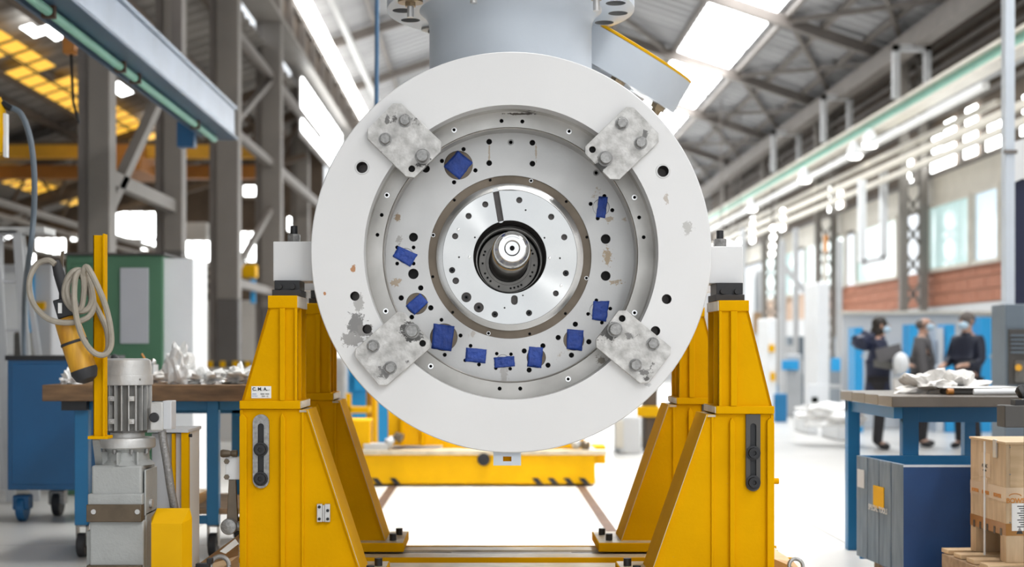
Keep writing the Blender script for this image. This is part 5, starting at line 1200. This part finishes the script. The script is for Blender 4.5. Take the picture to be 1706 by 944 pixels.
MB().box(X(1405, rf), X(1405, rf)+2, rf-.1, rf-.06, zB-.07, zB).build('apron', M['blue_frame'], o)
def onr(px, dd_): return Vector((X(px, rn+dd_), rn+dd_, zT))
crumple('cloth_rag', onr(1545, .55)+Vector((0, 0, .03)), (.15, .12, .085), 6, 'rag', 'crumpled white cloth on the right bench, left heap', 'cloth', .5, 2.2, flat=-.03)
crumple('cloth_rag', onr(1598, .6)+Vector((0, 0, .03)), (.13, .12, .075), 12, 'rag', 'crumpled white cloth on the right bench, right heap', 'cloth', .5, 2.4, flat=-.03)
tr = empty('grey_tray', onr(1625, .35), 'flat grey tray with rounded rim lying on the right bench', 'tray')
MB().box(X(1567, rn+.35), X(1700, rn+.35), rn+.3, rn+.6, zT+.035, zT+.045).build('tray_rim', M['steel'], tr, bevel=.004)
MB().box(X(1575, rn+.35), X(1695, rn+.35), rn+.32, rn+.58, zT, zT+.036).build('tray_body', M['dark_grey'], tr, bevel=.01)
tag(MB().cyl(onr(1622, .12)+Vector((0, 0, .022)), onr(1700, .10)+Vector((0, 0, .026)), .017, n=16).build('white_tube', M['machine_white']), 'white tube lying along the front of the right bench', 'tube')
tag(MB().cyl(onr(1578, .25)+Vector((0, 0, .02)), onr(1588, .25)+Vector((0, 0, .02)), .018, n=12).build('orange_roll', M['crane_dark']), 'small orange brown roll at the left of the grey tray', 'roll')
# vice jaw at the right edge
vd = 6.7
o = empty('machine_vice', (X(1700, vd), vd, Z(712, vd)), 'black steel vice jaw reaching in at the right edge', 'vice')
MB().box(X(1674, vd), X(1780, vd), vd, vd+.11, Z(712, vd), Z(675, vd)).build('jaw', M['dark_grey'], o, bevel=.006)
MB().box(X(1694, vd), X(1730, vd), vd+.02, vd+.08, Z(675, vd), Z(666, vd)).build('jaw_clamp', M['black'], o)
MB().blob(W(1703, 652, vd+.05), (.03, .03, .035), 2, .2).build('ball_end', M['black'], o)
MB().cyl(W(1703, 655, vd+.05), W(1703, 676, vd+.05), .012, n=10).build('screw_shaft', M['steel'], o)
MB().box(X(1719, vd), X(1750, vd), vd+.02, vd+.1, 0, Z(712, vd)).build('vice_stem', M['black'], o)
# old blue box
b0 = 7.7; b1 = 8.4
o = empty('blue_tool_chest', (2.4, 8.0, 0), 'old blue wooden tool chest, open, with weathered lettered side', 'chest')
zt2 = Z(774, b0)
xl0, xl1 = X(1505, b0), X(1426, b1)
n = 4
for k in range(n):      # weathered boards on the left side
    a0, a1 = k/n, (k+1)/n-.012
    pA = Vector((xl0+(xl1-xl0)*a0, b0+(b1-b0)*a0, 0)); pB = Vector((xl0+(xl1-xl0)*a1, b0+(b1-b0)*a1, 0))
    mid_ = (pA+pB)/2; hv = (pB-pA)/2; nn = Vector((hv.y, -hv.x, 0)).normalized()*.012
    MB().obox(mid_+Vector((0, 0, (zt2+.08)/2))+nn, hv, nn, (0, 0, (zt2-.08)/2)).build('side_board', M['old_blue'], o, bevel=.003)
MB().box(xl0, xl0+.95, b0, b0+.025, .06, zt2).build('front_board', M['deep_blue'], o, bevel=.003)
MB().box(xl1+.02, xl1+1.0, b1-.025, b1, .06, zt2).build('back_board', M['blue_frame'], o, bevel=.003)
MB().box(xl0+.925, xl0+.95, b0+.02, b1-.02, .06, zt2).build('end_board', M['deep_blue'], o)
MB().box(xl0+.0, xl0+.93, b0+.02, b1-.02, .06, .08).build('bottom_board', M['deep_blue'], o)
MB().box(xl0+.02, xl0+.12, b0+.05, b1-.05, 0, .06).build('skid', M['plank_dark'], o)
MB().box(xl0, xl0+.95, b0-.003, b0, zt2-.012, zt2-.0).build('worn_rim', M['grey_blue'], o)
side_dir = Vector((xl1-xl0, b1-b0, 0)).normalized(); ang = math.atan2(side_dir.y, side_dir.x)
def on_side(fr, z): return Vector((xl0+(xl1-xl0)*fr, b0+(b1-b0)*fr, z))-Vector((side_dir.y, -side_dir.x, 0))*.001+Vector((side_dir.y, -side_dir.x, 0))*.002
sd_n = Vector((-side_dir.y, side_dir.x, 0))
def side_patch(nm, f0, f1, z0, z1, m):
    a, b_ = on_side(f0, z0), on_side(f1, z0)
    hv = (b_-a)/2; c = (a+b_)/2+Vector((0, 0, (z1-z0)/2))+sd_n*.004
    return MB().obox(c, hv, sd_n*.002, (0, 0, (z1-z0)/2)).build(nm, M[m], o)
side_patch('yellow_label', .38, .60, Z(848, 8.0), Z(811, 8.0), 'yellow_bright')
side_patch('worn_sticker', .80, .95, Z(812, 8.3), Z(782, 8.3), 'pale_grey')
text('SPECIAL TOOLS', 0, 0, 8.05, 13, 'ink_white', o, 'stencil_lettering', rot=(PI/2, 0, ang+PI), loc=on_side(.5, Z(848, 8.05))+sd_n*.007, sx=.9, bold=True)
# pallet and pine crate
c0 = 7.0; c1 = 7.45
zc1, zc0 = Z(736, c0), Z(937, c0)
ca = Vector((X(1676, c0), c0, 0)); cb_ = Vector((X(1617, c1), c1, 0)); sv = (cb_-ca); sdv = sv.normalized(); fdv = Vector((-sdv.y, sdv.x, 0)); fdv = fdv if fdv.x > 0 else -fdv
o = empty('pine_crate', (ca.x+.3, 7.2, zc0), 'pine plywood crate with printed tape and papers, right foreground', 'crate')
def cpt(u_, v_, z): return ca+sdv*u_+fdv*v_+Vector((0, 0, z))
L_ = sv.length; WD = .6
def cbox(nm, u0, u1, v0, v1, z0, z1, m, par=None, bevel=.002):
    c = cpt((u0+u1)/2, (v0+v1)/2, (z0+z1)/2)
    return MB().obox(c, sdv*(u1-u0)/2, fdv*(v1-v0)/2, (0, 0, (z1-z0)/2)).build(nm, M[m], par or o, bevel=bevel)
zfoot = Z(885, c0)
cbox('side_panel', 0, L_, 0, .02, zfoot, zc1-.012, 'plank2')
cbox('front_panel', -.0, .02, .02, WD, zfoot, zc1-.012, 'plank')
cbox('back_panel', L_-.02, L_, .02, WD, zfoot, zc1-.012, 'plank')
cbox('end_panel', .02, L_-.02, WD-.02, WD, zfoot, zc1-.012, 'plank')
cbox('lid', -.006, L_+.006, -.006, WD+.006, zc1-.012, zc1, 'plank')
cbox('foot_block', .0, .07, 0, .3, zc0, zfoot, 'plank2'); cbox('foot_block', L_-.07, L_, 0, .3, zc0, zfoot, 'plank2'); cbox('foot_block', 0, .09, .34, WD, zc0, zfoot, 'plank')
cbox('bottom_rail', .0, L_, .0, .02, zfoot-.02, zfoot, 'plank2')
z1t, z0t = Z(828, c0), Z(846, c0)
tpb = cbox('clear_tape', -.001, L_, -.0015, 0, Z(836, c0), Z(812, c0), 'clear_tape', bevel=0)
cbox('clear_tape', -.0015, 0, 0, WD, Z(836, c0), Z(812, c0), 'clear_tape', bevel=0)
bt = cbox('brown_tape', -.001, L_, -.0018, 0, Z(892, c0), Z(872, c0), 'brown_tape', bevel=0); cbox('brown_tape', -.0018, 0, 0, WD, Z(892, c0), Z(872, c0), 'brown_tape', bevel=0)
cbox('paper_label', L_*.48, L_*.86 if False else L_*.5+.0, 0, 0.0001, 0, .0001, 'paper', bevel=0) if False else None
la_ = cbox('paper_label', L_*.42, L_*.72, -.0022, -.0005, Z(795, c0+.2), Z(755, c0+.2), 'clear_tape', bevel=0)
cbox('paper_label', L_*.50, L_*.70, -.0022, -.0005, Z(822, c0+.2), Z(797, c0+.2), 'clear_tape', bevel=0)
sa = math.atan2(-sdv.y, -sdv.x)
text('ASPAC', 0, 0, 7.2, 9, 'ink', la_, 'printed_text', rot=(PI/2, 0, sa), loc=cpt(L_*.57, -.0035, Z(777, 7.2)), sx=.9)
text('packaging', 0, 0, 7.2, 4, 'ink', la_, 'printed_text', rot=(PI/2, 0, sa), loc=cpt(L_*.57, -.0035, Z(784, 7.2)))
for k, fr in enumerate((.22, .55, .85)):
    text('BOWSER', 0, 0, 7.2, 8.5, 'ink_orange', tpb, 'printed_text', rot=(PI/2, 0, sa), loc=cpt(L_*fr, -.003, Z(825, 7.1)), sx=.9, bold=True)
fa = math.atan2(fdv.y, fdv.x)
text('BOWSER', 0, 0, 7.0, 11, 'ink_orange', tpb, 'printed_text', align='LEFT', rot=(PI/2, 0, fa), loc=cpt(-.003, .0, Z(834, 7.0)), bold=True)
arc = MB(); 
for sgn_c in ((-.003, .05),):
    arc.tube([cpt(-.004, .045+.03*math.cos(a), Z(830, 7)+.012+.012*math.sin(a)) for a in [PI*k/10 for k in range(11)]], .002, 5)
arc.build('printed_arc', M['ink_orange'], tpb)
pp = cbox('shipping_paper', -.003, -.001, .028, .2, Z(884, c0), Z(838, c0), 'paper', bevel=0)
mbt = MB()
for k in range(10): 
    zz = Z(843+k*3.8, c0); mbt.obox(cpt(-.0035, .09, zz), sdv*.0004, fdv*(.035-.008*(k % 3)), (0, 0, .0022))
mbt.build('printed_lines', M['ink'], pp)
for k, fr in enumerate((.12, .3, .5, .7, .88)): 
    MB().obox(cpt(L_*fr, -.0028, Z(881, 7.15)), sdv*.012, fdv*.0005, (0, 0, .018)).build('handling_symbol', M['leather'], bt)
MB().prism([(0, 0)]*3, 0, 0) if False else None
a_, b__, c__ = cpt(-.003, .05, Z(889, 7)), cpt(-.003, .085, Z(889, 7)), cpt(-.003, .0675, Z(877, 7)); MB().add([a_, b__, c__], [(0, 1, 2)]).build('handling_symbol', M['ink'], bt)
cbox('strap', L_*.56, L_*.60, -.004, -.0005, zc0, zc1, 'machine_white', bevel=0)
lt_ = cbox('latch', L_*.22, L_*.30, -.012, -.001, Z(765, c0), Z(734, c0), 'steel')
for z in (745, 790, 870): 
    p = cpt(-.001, .02, Z(z, 7)); MB().blob(p, (.004, .004, .004), 1).build('nail', M['bolt'], o)
o = empty('wooden_pallet', (ca.x+.3, 7.2, 0), 'wooden pallet under the pine crate', 'pallet')
pz = zc0
for k in range(4):
    MB().obox(cpt(-.02+k*(L_+.1)/3.2, .3, pz-.012), sdv*.05, fdv*.42, (0, 0, .011)).build('deck_board', M['plank'], o, bevel=.002)
for v_ in (-.09, .3, .66):
    MB().obox(cpt(L_/2, v_, pz-.07), sdv*(L_/2+.05), fdv*.045, (0, 0, .045)).build('bearer', M['plank_dark'], o, bevel=.002)
    MB().obox(cpt(L_/2, v_, .011+(pz-.12)/2), sdv*(L_/2+.02), fdv*.05, (0, 0, (pz-.12)/2)).build('bottom_board', M['plank_dark'], o, bevel=.002)
# boards and shackles at the foot of the stands
def plankset(px0, py0, px1, py1, lab, ringp, rlab):
    z = .33
    o = MB().prism([(0, 0)]*3, 0, 0) if False else None
bL = empty('timber_beam', (X(375, 6.9), 6.9, 0), 'pale timber beam at the foot of the left front stand', 'timber')
MB().add([W(318, 948, 6.7), W(398, 890, 7.1), W(398, 925, 7.1), W(345, 965, 6.7), W(318, 1050, 6.7), W(398, 1010, 7.1), W(345, 1060, 6.7), W(398, 1040, 7.1)],
   [(0, 1, 2, 3), (0, 3, 6, 4), (3, 2, 7, 6), (0, 1, 5, 4)]).build('timber', M['plank'], bL, smooth=0)
p0 = W(385, 902, 6.95)
tag(MB().add([W(366, 918, 6.88), W(392, 897, 6.98), W(398, 905, 6.96), W(376, 922, 6.86)], [(0, 1, 2, 3)]).build('paper_sheet', M['paper'], smooth=0), 'paper sheet lying on the left timber beam', 'paper')
def torus(c, R_, r_, tilt=0.3):
    return MB().tube([Vector(c)+Vector((R_*math.cos(a), R_*math.sin(a)*math.sin(tilt), R_*math.sin(a)*math.cos(tilt))) for a in [2*PI*k/24 for k in range(25)]], r_, 10)
tag(torus(W(366, 942, 6.45), .042, .011).build('steel_shackle', M['bolt']), 'round steel shackle at the bottom left of the stands', 'shackle')
o = empty('black_coupling', W(342, 940, 6.4), 'small black coupling beside the left shackle', 'coupling')
MB().obox(W(338, 942, 6.42), (.03, 0, 0), (0, .02, 0), (0, 0, .012)).obox(W(350, 934, 6.42), (.012, 0, 0), (0, .02, 0), (0, 0, .012)).build('coupling_body', M['black'], o, bevel=.003)
bR = empty('timber_beam', (X(1305, 6.9), 6.9, 0), 'pale timber beam at the foot of the right front stand', 'timber')
MB().add([W(1288, 912, 7.1), W(1322, 935, 6.8), W(1335, 950, 6.7), W(1288, 930, 6.9), W(1288, 1010, 7.1), W(1335, 1050, 6.7), W(1288, 1040, 6.9)], [(0, 1, 2, 3), (3, 2, 5, 6)]).build('timber', M['plank'], bR, smooth=0)
tag(torus(W(1326, 942, 6.6), .032, .009).build('steel_shackle', M['bolt']), 'round steel shackle at the foot of the right stand', 'shackle')

# ================================================================== PEOPLE
def skin_mesh(name, joints, edges, m, parent, sub=2, root=0):
    me = bpy.data.meshes.new(name); me.from_pydata([Vector(j[0])-ORG[parent.name] for j in joints], edges, [])
    me.materials.append(m); o = bpy.data.objects.new(name, me); COL.objects.link(o); o.parent = parent; ORG[o.name] = ORG[parent.name]
    sk = o.modifiers.new('skin', 'SKIN'); sk.use_smooth_shade = True
    for i, j in enumerate(joints):
        r = j[1]; r = (r, r) if not isinstance(r, tuple) else r
        me.skin_vertices[0].data[i].radius = r
        me.skin_vertices[0].data[i].use_root = (i == root)
    ss = o.modifiers.new('sub', 'SUBSURF'); ss.levels = sub; ss.render_levels = sub
    return o
def person(px, d, yaw, label, H, coat, coat_len, handL, handR, hair, bald=False, hood=False, legspread=.1, mask=True, shirt=None, lean=0.0):
    """yaw: facing angle, 0 = toward +x, measured counter-clockwise seen from above"""
    bx, by = X(px, d), d
    t = empty('person', (bx, by, 0), label, 'person')
    fw = Vector((math.cos(yaw), math.sin(yaw), 0)); rt = Vector((math.sin(yaw), -math.cos(yaw), 0)); k = H/1.75
    def L(r, f_, z): return Vector((bx, by, 0))+rt*r*k+fw*f_*k+Vector((0, 0, z*k))
    J = []; E = []
    def j(p, r): J.append((p, r*k if not isinstance(r, tuple) else (r[0]*k, r[1]*k))); return len(J)-1
    pel = j(L(0, 0, .95), .135); wa_ = j(L(0, .01, 1.12), .125); ch = j(L(0, .02+lean, 1.33), .15); nk = j(L(0, .02+lean, 1.48), .062); hb = j(L(0, .035+lean, 1.56), .07); hc = j(L(0, .045+lean, 1.64), .092); ht = j(L(0, .035+lean, 1.71), .07)
    E += [(pel, wa_), (wa_, ch), (ch, nk), (nk, hb), (hb, hc), (hc, ht)]
    arms = {}
    for sgn, hp in ((-1, handL), (1, handR)):
        sh = j(L(.185*sgn, .01+lean, 1.40), .058); wr = L(*hp); 
        shp = L(.185*sgn, .01+lean, 1.40); mid_ = (shp+wr)/2
        # bend the elbow down and back
        ln = (wr-shp).length; need = max(.0, (.27*k)**2-(ln/2)**2)**.5
        el_p = mid_+Vector((0, 0, -1))*need*.75-fw*need*.45+rt*sgn*need*.35
        el = j(el_p, .044); w_ = j(wr, .027); dirh = (wr-el_p).normalized(); pa_ = j(wr+dirh*.07*k, .034)
        E += [(ch, sh), (sh, el), (el, w_), (w_, pa_)]
        side = dirh.cross(Vector((0, 0, 1))).normalized()
        for q in range(4):
            b1_ = j(wr+dirh*.11*k+side*(-.027+.018*q)*k, .010); tip = j(wr+dirh*(.145-.008*abs(q-1))*k+side*(-.03+.02*q)*k-Vector((0, 0, .02*k)), .0085); E += [(pa_, b1_), (b1_, tip)]
        th_ = j(wr+dirh*.07*k-side*.045*k*sgn+Vector((0, 0, .015*k)), .011); E += [(pa_, th_)]
        arms[sgn] = (shp, el_p, wr)
    legs = {}
    for sgn in (-1, 1):
        hp = j(L(.09*sgn, 0, .88), .085); kn = j(L((.09+legspread*.2)*sgn, .03, .49), .058); an = j(L((.09+legspread*.4)*sgn, -.01, .09), .04); toe = j(L((.09+legspread*.5)*sgn, .14, .035), .035)
        E += [(pel, hp), (hp, kn), (kn, an), (an, toe)]; legs[sgn] = (J[hp][0], J[kn][0], J[an][0], J[toe][0])
    skin_mesh('body', J, E, M['skin'], t)
    # trousers and shoes
    T = [(L(0, 0, .97), .135*k)]; TE = []
    for sgn in (-1, 1):
        a = len(T); T += [(legs[sgn][0], .102*k), (legs[sgn][1], .075*k), (legs[sgn][2]-Vector((0, 0, .045)), .062*k)]; TE += [(0, a), (a, a+1), (a+1, a+2)]
        skin_mesh('shoe', [(legs[sgn][2]-Vector((0, 0, .03)), .05*k), (legs[sgn][3]+fw*.02, .042*k)], [(0, 1)], M['black'], t, 2)
    skin_mesh('trousers', T, TE, M['trousers'], t)
    # coat: torso with sleeves
    c0_ = [(L(0, 0, 1.0), .172*k), (L(0, .01, 1.15), .155*k), (L(0, .02+lean, 1.33), .175*k), (L(0, .02+lean, 1.45), .10*k), (L(0, .02+lean, 1.525), .08*k)]
    ce_ = [(0, 1), (1, 2), (2, 3), (3, 4)]
    if coat_len < .9: c0_.append((L(0, 0, coat_len-.18), .225*k)); ce_.append((0, 5))
    for sgn in (-1, 1):
        a = len(c0_); s_, e_, w2 = arms[sgn]
        c0_ += [(s_, .082*k), (e_, .066*k), (e_+(w2-e_)*.9, .048*k)]; ce_ += [(2, a), (a, a+1), (a+1, a+2)]
    skin_mesh('jacket', c0_, ce_, coat, t)
    if shirt: MB().obox(L(0, .195+lean, 1.26), rt*.05*k, fw*.02, (0, 0, .16*k)).build('shirt_front', shirt, t, bevel=.01)
    # head features
    hcw = L(0, .045+lean, 1.635)
    up = Vector((0, 0, 1))
    MB().obox(hcw+fw*.098*k-up*.005*k, rt*.012*k, fw*.016*k, up*.02*k).build('nose', M['skin'], t, bevel=.006)
    for s_ in (-1, 1):
        MB().blob(hcw+fw*.083*k+rt*.033*s_*k+up*.018*k, (.012, .012, .009), 2).build('eye', M['ink'], t)
        MB().blob(hcw+rt*.092*s_*k-up*.005*k, (.016, .022, .032), 2).build('ear', M['skin'], t)
    if mask:
        mm = MB().blob(hcw+fw*.052*k-up*.045*k, (.07*k, .07*k, .055*k), 3); mm.build('face_mask', M['mask'], t)
    if not bald:
        MB().blob(hcw-fw*.022*k+up*.03*k, (.102*k, .102*k, .105*k), 3, .06, 4).build('hair', hair, t)
        if hood:
            MB().blob(hcw-fw*.04*k-up*.06*k, (.095*k, .095*k, .10*k), 3, .05, 4).build('hair_back', hair, t)
    else:
        MB().blob(hcw-fw*.03*k-up*.01*k, (.094*k, .094*k, .075*k), 3, .05, 4).build('hair', hair, t)
    if hood:
        MB().blob(L(0, -.15, 1.44), (.17, .13, .12), 3, .2, 2).build('hood', coat, t)
    return t, L
pw_, Lw = person(1462, 18.4, math.radians(-12), 'woman in long navy hooded coat and face mask holding a folder', 1.70, M['coat'], .62, (-.12, .32, 1.12), (.12, .34, 1.12), M['hair'], hood=True)
pm_, Lm = person(1535, 18.8, math.radians(-25), 'bald man in grey jacket and face mask, standing between the other two', 1.74, M['jacket_grey'], .8, (-.24, .05, .84), (.24, .08, .86), M['grey_hair'], bald=True, shirt=M['shirt'])
pr_, Lr = person(1613, 18.4, math.radians(215), 'man in dark navy jacket and face mask holding a card at right', 1.76, M['jacket_dark'], .85, (-.16, .27, 1.08), (.15, .3, 1.08), M['grey_hair'])
o = empty('grey_folder', Lw(0, .32, 1.15), 'grey folders held by the woman in navy', 'folder')
MB().obox(W(1481, 588, 18.1), (.17, .05, .04), (0, .012, 0), (-.02, 0, .085)).build('folder_cover', M['jacket_grey'], o)
MB().obox(W(1478, 608, 18.1), (.18, .05, -.03), (0, .012, 0), (0, 0, .05)).build('folder_cover', M['fin_dark'], o)
o = empty('hard_hat', W(1500, 605, 18.0), 'white safety helmet held in front of the woman in navy', 'helmet')
MB().blob(W(1501, 605, 18.0), (.10, .12, .14), 3).build('shell', M['machine_white'], o)
MB().lathe([(.12, 0), (.145, .012)], W(1496, 608, 18.0), (-.8, 0, .2), 24).build('brim', M['machine_white'], o)
tag(MB().obox(W(1499, 650, 18.0), (.09, 0, 0), (0, .05, 0), (0, 0, .17)).build('white_bag', M['rag'], bevel=.03), 'white bag hanging below the white helmet', 'bag')
tag(MB().obox(W(1612, 603, 17.95), (.10, 0, .01), (0, .07, 0), (0, 0, .006)).build('dark_card', M['ink']), 'dark card held by the man at right', 'card')
